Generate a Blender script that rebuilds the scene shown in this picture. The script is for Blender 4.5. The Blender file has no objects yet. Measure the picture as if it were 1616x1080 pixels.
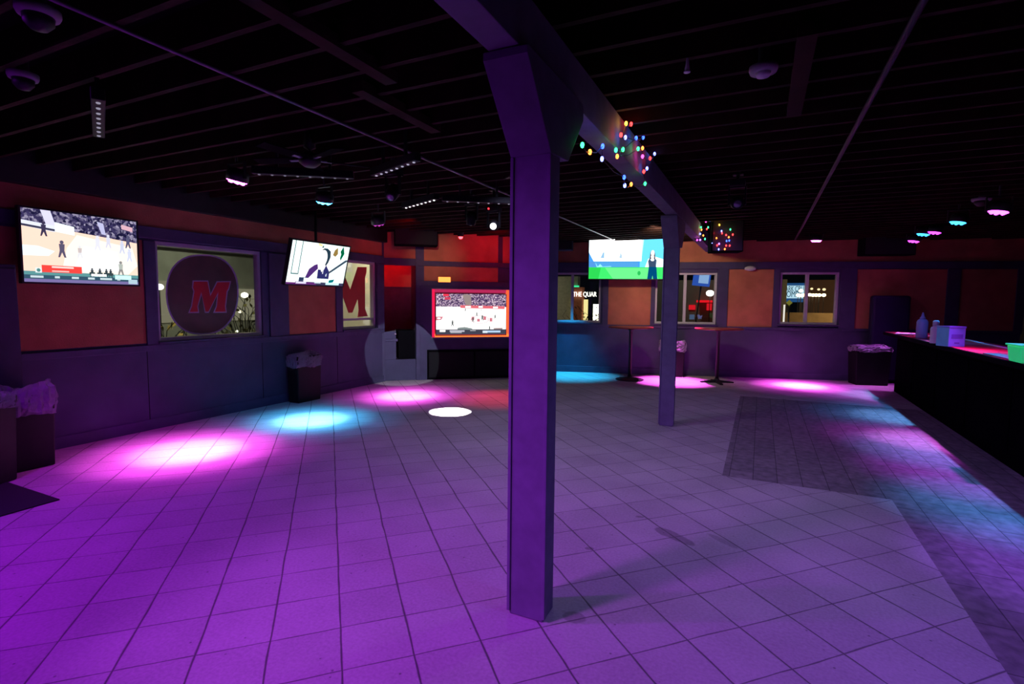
import bpy, bmesh, math, random
from mathutils import Vector, Matrix
random.seed(7)
C = bpy.context.scene.collection
PI = math.pi
# ------------------------------------------------------------------ camera geometry
F, PX, PY, CAMH = 818.0, 808.0, 540.0, 1.64
PITCH, ROLL, YAW = math.radians(4.54), math.radians(.53), math.radians(25.57)
def _room(v):
    x, y, z = v
    return Vector((x*math.cos(YAW)-y*math.sin(YAW), x*math.sin(YAW)+y*math.cos(YAW), z))
_up0 = Vector((0, math.sin(PITCH), math.cos(PITCH)))
_fw = Vector((0, math.cos(PITCH), -math.sin(PITCH)))
_rt = math.cos(ROLL)*Vector((1, 0, 0))+math.sin(ROLL)*_up0
_up = -math.sin(ROLL)*Vector((1, 0, 0))+math.cos(ROLL)*_up0
RT, UP, FW = _room(_rt), _room(_up), _room(_fw)
EYE = Vector((0, 0, CAMH))
def ray(px, py): return RT*((px-PX)/F)-UP*((py-PY)/F)+FW
def onplane(px, py, p, n):
    d = ray(px, py); n = Vector(n)
    return EYE+d*((Vector(p)-EYE).dot(n)/d.dot(n))
def atz(px, py, z=0.): return onplane(px, py, (0, 0, z), (0, 0, 1))
def atX(px, py, X): return onplane(px, py, (X, 0, 0), (1, 0, 0))
def atY(px, py, Y): return onplane(px, py, (0, Y, 0), (0, 1, 0))

# ------------------------------------------------------------------ materials
MATS = {}
def pmat(name, col, rough=.6, metal=0., noise=.0, nscale=8., bump=0., bscale=40., emit=None, estr=0., spec=.5, trans=0., alpha=1.):
    if name in MATS: return MATS[name]
    m = bpy.data.materials.new(name); m.use_nodes = True
    nt = m.node_tree; b = nt.nodes['Principled BSDF']
    b.inputs['Base Color'].default_value = (*col, 1)
    b.inputs['Roughness'].default_value = rough
    b.inputs['Metallic'].default_value = metal
    b.inputs['Specular IOR Level'].default_value = spec
    b.inputs['Transmission Weight'].default_value = trans
    b.inputs['Alpha'].default_value = alpha
    if emit: b.inputs['Emission Color'].default_value = (*emit, 1); b.inputs['Emission Strength'].default_value = estr
    tc = nt.nodes.new('ShaderNodeTexCoord')
    if noise > 0:
        n = nt.nodes.new('ShaderNodeTexNoise'); n.inputs['Scale'].default_value = nscale; n.inputs['Detail'].default_value = 6
        nt.links.new(tc.outputs['Object'], n.inputs['Vector'])
        mr = nt.nodes.new('ShaderNodeMapRange'); mr.inputs['From Min'].default_value = .3; mr.inputs['From Max'].default_value = .7
        mr.inputs['To Min'].default_value = 1-noise; mr.inputs['To Max'].default_value = 1+noise
        nt.links.new(n.outputs['Fac'], mr.inputs['Value'])
        mx = nt.nodes.new('ShaderNodeMix'); mx.data_type = 'RGBA'; mx.blend_type = 'MULTIPLY'; mx.inputs[0].default_value = 1
        mx.inputs[6].default_value = (*col, 1); nt.links.new(mr.outputs['Result'], mx.inputs[7])
        nt.links.new(mx.outputs[2], b.inputs['Base Color'])
    if bump > 0:
        n2 = nt.nodes.new('ShaderNodeTexNoise'); n2.inputs['Scale'].default_value = bscale; n2.inputs['Detail'].default_value = 4
        nt.links.new(tc.outputs['Object'], n2.inputs['Vector'])
        bp = nt.nodes.new('ShaderNodeBump'); bp.inputs['Strength'].default_value = bump; bp.inputs['Distance'].default_value = .01
        nt.links.new(n2.outputs['Fac'], bp.inputs['Height']); nt.links.new(bp.outputs['Normal'], b.inputs['Normal'])
    MATS[name] = m
    return m
def emat(name, col, s):
    if name in MATS: return MATS[name]
    m = bpy.data.materials.new(name); m.use_nodes = True; nt = m.node_tree
    nt.nodes.remove(nt.nodes['Principled BSDF'])
    e = nt.nodes.new('ShaderNodeEmission'); e.inputs['Color'].default_value = (*col, 1); e.inputs['Strength'].default_value = s
    nt.links.new(e.outputs[0], nt.nodes['Material Output'].inputs['Surface'])
    MATS[name] = m
    return m
def crowd_mat(name, scale, c1, c2, c3, s):
    m = bpy.data.materials.new(name); m.use_nodes = True; nt = m.node_tree
    nt.nodes.remove(nt.nodes['Principled BSDF'])
    e = nt.nodes.new('ShaderNodeEmission'); e.inputs['Strength'].default_value = s
    tc = nt.nodes.new('ShaderNodeTexCoord'); v = nt.nodes.new('ShaderNodeTexVoronoi'); v.inputs['Scale'].default_value = scale
    nt.links.new(tc.outputs['Object'], v.inputs['Vector'])
    sp = nt.nodes.new('ShaderNodeSeparateColor'); nt.links.new(v.outputs['Color'], sp.inputs[0])
    cr = nt.nodes.new('ShaderNodeValToRGB'); cr.color_ramp.interpolation = 'LINEAR'
    cr.color_ramp.elements[0].color = (*c1, 1); cr.color_ramp.elements[1].color = (*c3, 1)
    k = cr.color_ramp.elements.new(.55); k.color = (*c2, 1)
    nt.links.new(sp.outputs[0], cr.inputs[0]); nt.links.new(cr.outputs[0], e.inputs['Color'])
    nt.links.new(e.outputs[0], nt.nodes['Material Output'].inputs['Surface'])
    return m
def glass_mat(name, tint=(1, 1, 1)):
    m = bpy.data.materials.new(name); m.use_nodes = True; nt = m.node_tree
    nt.nodes.remove(nt.nodes['Principled BSDF'])
    t = nt.nodes.new('ShaderNodeBsdfTransparent'); t.inputs['Color'].default_value = (*tint, 1)
    g = nt.nodes.new('ShaderNodeBsdfGlossy'); g.inputs['Roughness'].default_value = .02
    fr = nt.nodes.new('ShaderNodeFresnel'); ge = nt.nodes.new('ShaderNodeNewGeometry')
    io = nt.nodes.new('ShaderNodeMapRange'); io.inputs['To Min'].default_value = 1.5; io.inputs['To Max'].default_value = 1/1.5
    nt.links.new(ge.outputs['Backfacing'], io.inputs['Value']); nt.links.new(io.outputs[0], fr.inputs['IOR'])
    mx = nt.nodes.new('ShaderNodeMixShader')
    nt.links.new(fr.outputs[0], mx.inputs[0]); nt.links.new(t.outputs[0], mx.inputs[1]); nt.links.new(g.outputs[0], mx.inputs[2])
    nt.links.new(mx.outputs[0], nt.nodes['Material Output'].inputs['Surface'])
    return m
def film_mat(name, col, a=.45):
    m = bpy.data.materials.new(name); m.use_nodes = True; nt = m.node_tree
    b = nt.nodes['Principled BSDF']; b.inputs['Base Color'].default_value = (*col, 1); b.inputs['Roughness'].default_value = .25
    t = nt.nodes.new('ShaderNodeBsdfTransparent'); mx = nt.nodes.new('ShaderNodeMixShader'); mx.inputs[0].default_value = a
    nt.links.new(t.outputs[0], mx.inputs[1]); nt.links.new(b.outputs[0], mx.inputs[2])
    nt.links.new(mx.outputs[0], nt.nodes['Material Output'].inputs['Surface'])
    tc = nt.nodes.new('ShaderNodeTexCoord'); n = nt.nodes.new('ShaderNodeTexNoise'); n.inputs['Scale'].default_value = 22
    nt.links.new(tc.outputs['Object'], n.inputs['Vector'])
    bp = nt.nodes.new('ShaderNodeBump'); bp.inputs['Strength'].default_value = 1.; bp.inputs['Distance'].default_value = .03
    nt.links.new(n.outputs['Fac'], bp.inputs['Height']); nt.links.new(bp.outputs['Normal'], b.inputs['Normal'])
    return m

def math_node(nt, op, a, b=None, c=None):
    n = nt.nodes.new('ShaderNodeMath'); n.operation = op
    for i, v in enumerate((a, b, c)):
        if v is None: continue
        if isinstance(v, (int, float)): n.inputs[i].default_value = v
        else: nt.links.new(v, n.inputs[i])
    return n.outputs[0]
def tile_mat():
    m = bpy.data.materials.new('floor_tile'); m.use_nodes = True; nt = m.node_tree; b = nt.nodes['Principled BSDF']
    tc = nt.nodes.new('ShaderNodeTexCoord'); sx = nt.nodes.new('ShaderNodeSeparateXYZ'); nt.links.new(tc.outputs['Object'], sx.inputs[0])
    x, y = sx.outputs[0], sx.outputs[1]
    # slight waviness of the joints
    wn = nt.nodes.new('ShaderNodeTexNoise'); wn.inputs['Scale'].default_value = 2.2; nt.links.new(tc.outputs['Object'], wn.inputs['Vector'])
    wob = math_node(nt, 'MULTIPLY', math_node(nt, 'SUBTRACT', wn.outputs['Fac'], .5), .02)
    s = math_node(nt, 'ADD', math_node(nt, 'MULTIPLY', math_node(nt, 'ADD', x, y), .70711), wob)
    t = math_node(nt, 'ADD', math_node(nt, 'MULTIPLY', math_node(nt, 'SUBTRACT', y, x), .70711), wob)
    S = .3182
    su = math_node(nt, 'DIVIDE', math_node(nt, 'SUBTRACT', s, .0266), S)
    tu = math_node(nt, 'DIVIDE', math_node(nt, 'SUBTRACT', t, .067), S)
    def dist(u):   # metres to nearest joint
        fr = math_node(nt, 'FRACT', u); return math_node(nt, 'MULTIPLY', math_node(nt, 'SUBTRACT', .5, math_node(nt, 'ABSOLUTE', math_node(nt, 'SUBTRACT', fr, .5))), S)
    gn = nt.nodes.new('ShaderNodeTexNoise'); gn.inputs['Scale'].default_value = 5.; gn.inputs['Detail'].default_value = 5; nt.links.new(tc.outputs['Object'], gn.inputs['Vector'])
    def joint(d, w0, w1, gain):
        w = math_node(nt, 'MULTIPLY_ADD', gn.outputs['Fac'], w1, w0)
        mr = nt.nodes.new('ShaderNodeMapRange'); nt.links.new(d, mr.inputs['Value'])
        mr.inputs['From Min'].default_value = 0; nt.links.new(w, mr.inputs['From Max']); mr.inputs['To Min'].default_value = gain; mr.inputs['To Max'].default_value = 0
        return mr.outputs[0]
    ja = joint(dist(su), .0005, .0135, .97); jb = joint(dist(tu), -.0005, .0115, .9)
    J = math_node(nt, 'MAXIMUM', ja, jb)
    cv = nt.nodes.new('ShaderNodeCombineXYZ')
    nt.links.new(math_node(nt, 'FLOOR', su), cv.inputs[0]); nt.links.new(math_node(nt, 'FLOOR', tu), cv.inputs[1])
    wnz = nt.nodes.new('ShaderNodeTexWhiteNoise'); nt.links.new(cv.outputs[0], wnz.inputs['Vector'])
    big = nt.nodes.new('ShaderNodeTexNoise'); big.inputs['Scale'].default_value = 1.6; big.inputs['Detail'].default_value = 7; nt.links.new(tc.outputs['Object'], big.inputs['Vector'])
    fine = nt.nodes.new('ShaderNodeTexNoise'); fine.inputs['Scale'].default_value = 60; fine.inputs['Detail'].default_value = 5; nt.links.new(tc.outputs['Object'], fine.inputs['Vector'])
    val = math_node(nt, 'ADD', math_node(nt, 'MULTIPLY', wnz.outputs['Value'], .10), .78)
    val = math_node(nt, 'ADD', val, math_node(nt, 'MULTIPLY', math_node(nt, 'SUBTRACT', big.outputs['Fac'], .5), .5))
    val = math_node(nt, 'ADD', val, math_node(nt, 'MULTIPLY', math_node(nt, 'SUBTRACT', fine.outputs['Fac'], .5), .45))
    # small dark pits
    vo = nt.nodes.new('ShaderNodeTexVoronoi'); vo.inputs['Scale'].default_value = 9; nt.links.new(tc.outputs['Object'], vo.inputs['Vector'])
    pit = nt.nodes.new('ShaderNodeMapRange'); nt.links.new(vo.outputs['Distance'], pit.inputs['Value']); pit.inputs['From Min'].default_value = .03; pit.inputs['From Max'].default_value = .07
    pit.inputs['To Min'].default_value = .45; pit.inputs['To Max'].default_value = 1
    val = math_node(nt, 'MULTIPLY', val, pit.outputs[0])
    # damp stains with a shape of their own
    def stain(p, rx, ry, rot, k):
        mp = nt.nodes.new('ShaderNodeMapping'); mp.vector_type = 'TEXTURE'
        mp.inputs['Location'].default_value = (p[0], p[1], 0); mp.inputs['Rotation'].default_value = (0, 0, rot); mp.inputs['Scale'].default_value = (rx, ry, 1)
        nt.links.new(tc.outputs['Object'], mp.inputs['Vector'])
        ln = nt.nodes.new('ShaderNodeVectorMath'); ln.operation = 'LENGTH'; nt.links.new(mp.outputs[0], ln.inputs[0])
        d = math_node(nt, 'ADD', ln.outputs['Value'], math_node(nt, 'MULTIPLY', math_node(nt, 'SUBTRACT', gn.outputs['Fac'], .5), 1.3))
        mr = nt.nodes.new('ShaderNodeMapRange'); nt.links.new(d, mr.inputs['Value']); mr.inputs['From Min'].default_value = .85; mr.inputs['From Max'].default_value = 1.
        mr.inputs['To Min'].default_value = k; mr.inputs['To Max'].default_value = 1
        return mr.outputs[0]
    for px, py, rx, ry, rot, k in ((904, 974, .07, .055, .4, .66), (1062, 846, .17, .055, -.55, .58), (1140, 854, .13, .035, -.6, .75), (1010, 816, .04, .025, .3, .6), (930, 866, .03, .02, .3, .6), (1067, 784, .16, .07, .2, .88), (1090, 740, .2, .02, .1, .85)):
        p = atz(px, py); val = math_node(nt, 'MULTIPLY', val, stain(p, rx, ry, rot, k))
    mc = nt.nodes.new('ShaderNodeMix'); mc.data_type = 'RGBA'; mc.blend_type = 'MULTIPLY'; mc.inputs[0].default_value = 1
    mc.inputs[6].default_value = (.46, .43, .41, 1); nt.links.new(val, mc.inputs[7])
    mj = nt.nodes.new('ShaderNodeMix'); mj.data_type = 'RGBA'; nt.links.new(J, mj.inputs[0]); nt.links.new(mc.outputs[2], mj.inputs[6]); mj.inputs[7].default_value = (.05, .045, .045, 1)
    nt.links.new(mj.outputs[2], b.inputs['Base Color'])
    b.inputs['Roughness'].default_value = .75; b.inputs['Specular IOR Level'].default_value = .25
    h = math_node(nt, 'SUBTRACT', math_node(nt, 'MULTIPLY', fine.outputs['Fac'], .25), J)
    bp = nt.nodes.new('ShaderNodeBump'); bp.inputs['Strength'].default_value = .5; bp.inputs['Distance'].default_value = .006
    nt.links.new(h, bp.inputs['Height']); nt.links.new(bp.outputs['Normal'], b.inputs['Normal'])
    return m
def brick_mat():
    m = bpy.data.materials.new('floor_brick'); m.use_nodes = True; nt = m.node_tree; b = nt.nodes['Principled BSDF']
    tc = nt.nodes.new('ShaderNodeTexCoord'); mp = nt.nodes.new('ShaderNodeMapping'); mp.inputs['Rotation'].default_value = (0, 0, PI/2)
    nt.links.new(tc.outputs['Object'], mp.inputs['Vector'])
    br = nt.nodes.new('ShaderNodeTexBrick'); nt.links.new(mp.outputs[0], br.inputs['Vector'])
    br.inputs['Color1'].default_value = (.20, .175, .175, 1); br.inputs['Color2'].default_value = (.155, .135, .14, 1); br.inputs['Mortar'].default_value = (.06, .052, .053, 1)
    br.inputs['Scale'].default_value = 1; br.inputs['Brick Width'].default_value = .42; br.inputs['Row Height'].default_value = .205; br.inputs['Mortar Size'].default_value = .004; br.inputs['Mortar Smooth'].default_value = .3
    n = nt.nodes.new('ShaderNodeTexNoise'); n.inputs['Scale'].default_value = 14; n.inputs['Detail'].default_value = 7; nt.links.new(tc.outputs['Object'], n.inputs['Vector'])
    mr = nt.nodes.new('ShaderNodeMapRange'); nt.links.new(n.outputs['Fac'], mr.inputs['Value']); mr.inputs['From Min'].default_value = .3; mr.inputs['From Max'].default_value = .7; mr.inputs['To Min'].default_value = .65; mr.inputs['To Max'].default_value = 1.3
    mx = nt.nodes.new('ShaderNodeMix'); mx.data_type = 'RGBA'; mx.blend_type = 'MULTIPLY'; mx.inputs[0].default_value = 1
    nt.links.new(br.outputs['Color'], mx.inputs[6]); nt.links.new(mr.outputs[0], mx.inputs[7]); nt.links.new(mx.outputs[2], b.inputs['Base Color'])
    b.inputs['Roughness'].default_value = .8
    bp = nt.nodes.new('ShaderNodeBump'); bp.inputs['Strength'].default_value = .5; bp.inputs['Distance'].default_value = .006
    h = math_node(nt, 'SUBTRACT', n.outputs['Fac'], br.outputs['Fac']); nt.links.new(h, bp.inputs['Height']); nt.links.new(bp.outputs['Normal'], b.inputs['Normal'])
    return m
def stucco_mat(name, col):
    m = pmat(name, col, .9, noise=.18, nscale=3., bump=.5, bscale=90., spec=.15)
    return m

TILE, BRICK = tile_mat(), brick_mat()
ORANGE = stucco_mat('orange_stucco', (.52, .185, .10))
WALLP = pmat('slate_wall_paint', (.062, .058, .115), .65, noise=.15, nscale=3, bump=.15, bscale=30, spec=.2)
TRIMP = pmat('slate_trim_paint', (.062, .058, .115), .6, noise=.15, nscale=6, bump=.1, bscale=60, spec=.25)
COLP = pmat('column_paint', (.155, .15, .195), .75, noise=.14, nscale=9, bump=.1, bscale=45, spec=.2)
WOOD = pmat('dark_joist_wood', (.022, .0085, .006), .85, noise=.4, nscale=5, bump=.3, bscale=25, spec=.15)
DECK = pmat('dark_deck_wood', (.010, .007, .007), .95, noise=.3, nscale=4, spec=.1)
GEAR = pmat('black_gear', (.006, .006, .007), .6, noise=.2, nscale=20, spec=.2)
BIN = pmat('bin_plastic', (.005, .005, .006), .6, noise=.15, nscale=20, spec=.2)
BLACK = pmat('black_paint', (.012, .012, .014), .55, noise=.2, nscale=12, spec=.3)
BLACKM = pmat('black_matte', (.004, .004, .005), .95, noise=.2, nscale=20, spec=.03)
PLASTIC = pmat('black_plastic', (.010, .010, .011), .5, noise=.15, nscale=20, spec=.4)
GRAYM = pmat('grey_metal', (.35, .35, .38), .45, metal=.8, noise=.1, nscale=30)
WHITEP = pmat('white_vinyl', (.62, .6, .64), .5, noise=.06, nscale=10, spec=.3)
CHROME = pmat('lens_glass', (.25, .25, .28), .1, metal=.6)
GLASS = glass_mat('window_glass', (.96, .97, .96))
FILM = film_mat('bag_film', (.5, .47, .58), .5)

# ------------------------------------------------------------------ mesh helpers
class MB:
    def __init__(s): s.v = []; s.f = []; s.mi = []; s.sm = []
    def add(s, vs, fs, mi=0, smooth=False):
        o = len(s.v); s.v += [tuple(v) for v in vs]
        for f in fs: s.f.append([i+o for i in f]); s.mi.append(mi); s.sm.append(smooth)
        return s
    def box(s, a, b, mi=0, M=None):
        x0, y0, z0 = a; x1, y1, z1 = b
        vs = [Vector(p) for p in ((x0, y0, z0), (x1, y0, z0), (x1, y1, z0), (x0, y1, z0), (x0, y0, z1), (x1, y0, z1), (x1, y1, z1), (x0, y1, z1))]
        if M: vs = [M @ v for v in vs]
        return s.add(vs, [(3, 2, 1, 0), (4, 5, 6, 7), (0, 1, 5, 4), (1, 2, 6, 5), (2, 3, 7, 6), (3, 0, 4, 7)], mi)
    def taper(s, cx, cy, z0, z1, ax, ay, bx, by, mi=0):
        vs = [(cx-ax, cy-ay, z0), (cx+ax, cy-ay, z0), (cx+ax, cy+ay, z0), (cx-ax, cy+ay, z0), (cx-bx, cy-by, z1), (cx+bx, cy-by, z1), (cx+bx, cy+by, z1), (cx-bx, cy+by, z1)]
        return s.add(vs, [(3, 2, 1, 0), (4, 5, 6, 7), (0, 1, 5, 4), (1, 2, 6, 5), (2, 3, 7, 6), (3, 0, 4, 7)], mi)
    def lathe(s, prof, n=24, M=None, mi=0, cap=True):
        vs = []
        for r, z in prof:
            for k in range(n):
                a = 2*PI*k/n; v = Vector((r*math.cos(a), r*math.sin(a), z)); vs.append(M @ v if M else v)
        fs = []
        for i in range(len(prof)-1):
            for k in range(n):
                fs.append((i*n+k, i*n+(k+1) % n, (i+1)*n+(k+1) % n, (i+1)*n+k))
        if cap: fs.append(tuple(range(n-1, -1, -1))); fs.append(tuple((len(prof)-1)*n+k for k in range(n)))
        return s.add(vs, fs, mi, True)
    def cyl(s, p, q, r, n=16, mi=0):
        p, q = Vector(p), Vector(q); d = q-p
        M = Matrix.Translation(p) @ d.to_track_quat('Z', 'Y').to_matrix().to_4x4()
        return s.lathe([(r, 0), (r, d.length)], n, M, mi)
    def tube(s, pts, r, n=8, mi=0):
        pts = [Vector(p) for p in pts]; rings = []
        for i, p in enumerate(pts):
            d = (pts[min(i+1, len(pts)-1)]-pts[max(i-1, 0)])
            q = d.to_track_quat('Z', 'Y'); rings.append([p+q @ Vector((r*math.cos(2*PI*k/n), r*math.sin(2*PI*k/n), 0)) for k in range(n)])
        vs = [v for ring in rings for v in ring]; fs = []
        for i in range(len(rings)-1):
            for k in range(n): fs.append((i*n+k, i*n+(k+1) % n, (i+1)*n+(k+1) % n, (i+1)*n+k))
        fs.append(tuple(range(n-1, -1, -1))); fs.append(tuple((len(rings)-1)*n+k for k in range(n)))
        return s.add(vs, fs, mi, True)
    def sphere(s, c, r, n=12, mi=0, sc=(1, 1, 1), M=None):
        prof = []; vs = []; fs = []; m = n//2
        for i in range(m+1):
            t = PI*i/m
            for k in range(n):
                a = 2*PI*k/n; v = Vector((sc[0]*r*math.sin(t)*math.cos(a), sc[1]*r*math.sin(t)*math.sin(a), -sc[2]*r*math.cos(t)))
                if M: v = M @ v
                vs.append(v+Vector(c))
        for i in range(m):
            for k in range(n): fs.append((i*n+k, i*n+(k+1) % n, (i+1)*n+(k+1) % n, (i+1)*n+k))
        return s.add(vs, fs, mi, True)
    def prism(s, poly, M, t, mi=0):
        """poly in local xy, extruded along local z by t, placed by M"""
        n = len(poly); vs = [M @ Vector((x, y, 0)) for x, y in poly]+[M @ Vector((x, y, t)) for x, y in poly]
        fs = [tuple(range(n-1, -1, -1)), tuple(range(n, 2*n))]+[(i, (i+1) % n, n+(i+1) % n, n+i) for i in range(n)]
        return s.add(vs, fs, mi)
    def build(s, name, mats, parent=None, bevel=0., loc=None, weld=False):
        me = bpy.data.meshes.new(name); off = Vector(loc) if loc else Vector((0, 0, 0))
        me.from_pydata([Vector(v)-off for v in s.v], [], s.f)
        if not isinstance(mats, (list, tuple)): mats = [mats]
        for m in mats: me.materials.append(m)
        for p, mi, sm in zip(me.polygons, s.mi, s.sm): p.material_index = mi; p.use_smooth = sm
        bm = bmesh.new(); bm.from_mesh(me)
        if weld: bmesh.ops.remove_doubles(bm, verts=bm.verts, dist=1e-5)
        bmesh.ops.recalc_face_normals(bm, faces=bm.faces); bm.to_mesh(me); bm.free()
        o = bpy.data.objects.new(name, me); C.objects.link(o)
        o.location = off
        if parent:
            o.parent = parent
        if bevel > 0:
            b = o.modifiers.new('bevel', 'BEVEL'); b.width = bevel; b.segments = 2; b.limit_method = 'ANGLE'; b.angle_limit = .7
        return o
def tag(o, label, cat=None, group=None, kind=None):
    if label: o['label'] = label
    if cat: o['category'] = cat
    if group: o['group'] = group
    if kind: o['kind'] = kind
    return o
def empty(name, label, cat, loc=(0, 0, 0), rot=(0, 0, 0), group=None):
    o = bpy.data.objects.new(name, None); C.objects.link(o); o.location = loc; o.rotation_euler = rot
    o.empty_display_size = .1
    return tag(o, label, cat, group)
def struct(o, label=None): o['kind'] = 'structure'; return tag(o, label)
def copy_tree(o, parent=None):
    c = o.copy(); C.objects.link(c)
    if parent: c.parent = parent
    for ch in list(o.children): copy_tree(ch, c)
    return c
def frame_M(o, ex, ey, ez):
    M = Matrix.Identity(4)
    for i, e in enumerate((ex, ey, ez)):
        for r in range(3): M[r][i] = e[r]
    for r in range(3): M[r][3] = o[r]
    return M
class Wall:
    """vertical wall; local s along, z up, depth d positive into the room"""
    def __init__(s, a, b, inward):
        s.a = Vector((*a, 0)); s.d = (Vector((*b, 0))-s.a); s.L = s.d.length; s.d.normalize()
        n = Vector((-s.d.y, s.d.x, 0))
        if n.dot(Vector((*inward, 0))-s.a) < 0: n = -n
        s.n = n
        s.M = frame_M(s.a, s.d, n, Vector((0, 0, 1)))   # local x=s, y=depth, z
    def px(s, px, py, depth=0.):
        p = onplane(px, py, s.a+s.n*depth, s.n); q = s.M.inverted() @ p
        return q.x, q.z
    def P(s, u, dep, z): return s.M @ Vector((u, dep, z))
    def box(s, mb, u0, u1, z0, z1, d0, d1, mi=0): return mb.box((u0, d0, z0), (u1, d1, z1), mi, s.M)
    def panel_with_holes(s, mb, u0, u1, z0, z1, holes, thick, mi=0):
        us = sorted(set([u0, u1]+[h[0] for h in holes]+[h[1] for h in holes])); zs = sorted(set([z0, z1]+[h[2] for h in holes]+[h[3] for h in holes]))
        inh = lambda u, z: any(h[0] < u < h[1] and h[2] < z < h[3] for h in holes)
        nu, nz = len(us)-1, len(zs)-1
        solid = [[not inh((us[i]+us[i+1])/2, (zs[j]+zs[j+1])/2) for j in range(nz)] for i in range(nu)]
        def q(pts): mb.add([s.M @ Vector(p) for p in pts], [(0, 1, 2, 3)], mi)
        for i in range(nu):
            for j in range(nz):
                if not solid[i][j]: continue
                a, b, c, d = us[i], us[i+1], zs[j], zs[j+1]
                for y in (0, -thick): q([(a, y, c), (b, y, c), (b, y, d), (a, y, d)])
                if i == 0 or not solid[i-1][j]: q([(a, 0, c), (a, -thick, c), (a, -thick, d), (a, 0, d)])
                if i == nu-1 or not solid[i+1][j]: q([(b, 0, c), (b, -thick, c), (b, -thick, d), (b, 0, d)])
                if j == 0 or not solid[i][j-1]: q([(a, 0, c), (b, 0, c), (b, -thick, c), (a, -thick, c)])
                if j == nz-1 or not solid[i][j+1]: q([(a, 0, d), (b, 0, d), (b, -thick, d), (a, -thick, d)])

# ------------------------------------------------------------------ room shell
ZC = 3.16          # underside of the roof deck
XL = -6.78
LW = Wall((XL, -3.0), (XL, 8.22), (0, 0))
BWA, BWB = Vector((-4.18, 11.37)), Vector((1.76, 13.06)); BD = (BWB-BWA).normalized()
BW0 = BWA-BD*.9; BW1 = BWA+BD*9.3
BW = Wall(BW0, BW1, (0, 0))
DWA, DWB = Vector((-6.31, 8.69)), Vector((-4.78, 9.94)); DD = (DWB-DWA).normalized()
DW1 = DWA+DD*2.35
DW = Wall(DWA, DW1, (0, 0))
# floor: tiles with the brick walk let in along the bar
e = lambda *q: atz(*q)
BX0, BX1, BY0, BY1 = -.265, 1.062, 5.215, 9.93
mb = MB(); mb.add([(-7.2, -3.2, 0), (BX1, -3.2, 0), (BX1, BY0, 0), (BX0, BY0, 0), (BX0, BY1, 0), (5.2, BY1, 0), (5.2, 14.6, 0), (-7.2, 14.6, 0)], [(0, 1, 2, 3), (0, 3, 4, 7), (4, 5, 6, 7)])
mb2 = MB(); mb2.add([(BX1, -3.2, 0), (5.2, -3.2, 0), (5.2, BY0, 0), (BX1, BY0, 0), (BX0, BY0, 0), (BX0, BY1, 0), (5.2, BY1, 0)], [(0, 1, 2, 3), (4, 3, 2, 6), (4, 6, 5)])
floor = struct(mb.build('floor', TILE), 'diagonal concrete tile floor lit in purple')
br_o = mb2.build('brick_paving', BRICK, floor)
tag(br_o, 'darker brick paving strip along the bar')
# ceiling deck + joists
cl = MB().box((-7.4, -3.4, ZC), (5.6, 15, ZC+.05)).build('ceiling', DECK); struct(cl, 'dark open joist ceiling')
for k in range(52):
    y = -1.5+k*.305
    j = MB().box((XL+.02, y-.019, ZC-.19), (4.9, y+.019, ZC)).build('joist', WOOD, cl)
for (x, y0, y1) in ((-2.08, 1.2, 2.62), (-2.35, 2.62, 3.5), (.15, 3.0, 4.2)):
    MB().box((x-.045, y0, ZC-.215), (x+.045, y1, ZC-.15)).build('blocking', WOOD, cl)
# left wall
def win_px(W, q, d=0.):
    us = [W.px(*p, d) for p in q]
    return min(u for u, z in us), max(u for u, z in us)
w1u0, _ = LW.px(250, 460); w1u1, _ = LW.px(411, 460)
w2u0, _ = LW.px(541, 460); w2u1, _ = LW.px(591, 460)
W1 = (w1u0-.02, w1u1+.03, 1.09, 2.34); W2 = (w2u0-.02, w2u1+.05, 1.09, 2.36)
mb = MB(); LW.panel_with_holes(mb, 0, LW.L, 0, ZC, [W1, W2], .14)
wl = struct(mb.build('wall_left', WALLP), 'left wall painted slate with orange panels')
def orange(W, parent, u0, u1, z0, z1):
    mb = MB(); W.box(mb, u0, u1, z0, z1, -.01, .006); return mb.build('stucco_panel', ORANGE, parent)
def board(W, parent, u0, u1, z0, z1, d=.03, mat=None, name='trim_board'):
    mb = MB(); W.box(mb, u0, u1, z0, z1, -.01, d); return mb.build(name, mat or TRIMP, parent, bevel=.004)
p1 = (LW.px(41, 500)[0], LW.px(229, 500)[0]); p2 = (LW.px(454.5, 500)[0], LW.px(529.5, 500)[0])
orange(LW, wl, p1[0]-.35, p1[1], 1.08, 2.33); orange(LW, wl, p2[0], p2[1], 1.07, 2.33)
orange(LW, wl, 0, LW.L, 2.5, 2.76)
board(LW, wl, 0, LW.L, 2.36, 2.5, .035)
board(LW, wl, 0, LW.L, 2.76, ZC, .12, BLACK, 'header')
for u0, u1 in ((p1[1], w1u0-.03), (w1u1+.14, p2[0]), (p2[1], w2u0-.03), (w2u1+.06, LW.L)): board(LW, wl, u0, u1, 1.06, 2.33, .03)
board(LW, wl, 0, LW.L, .98, 1.055, .028)
board(LW, wl, 0, LW.L, 0, .13, .02)
for px in (234, 415, 533): u = LW.px(px, 600)[0]; board(LW, wl, u-.004, u+.004, .13, .99, .004, BLACKM, 'seam')
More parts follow.
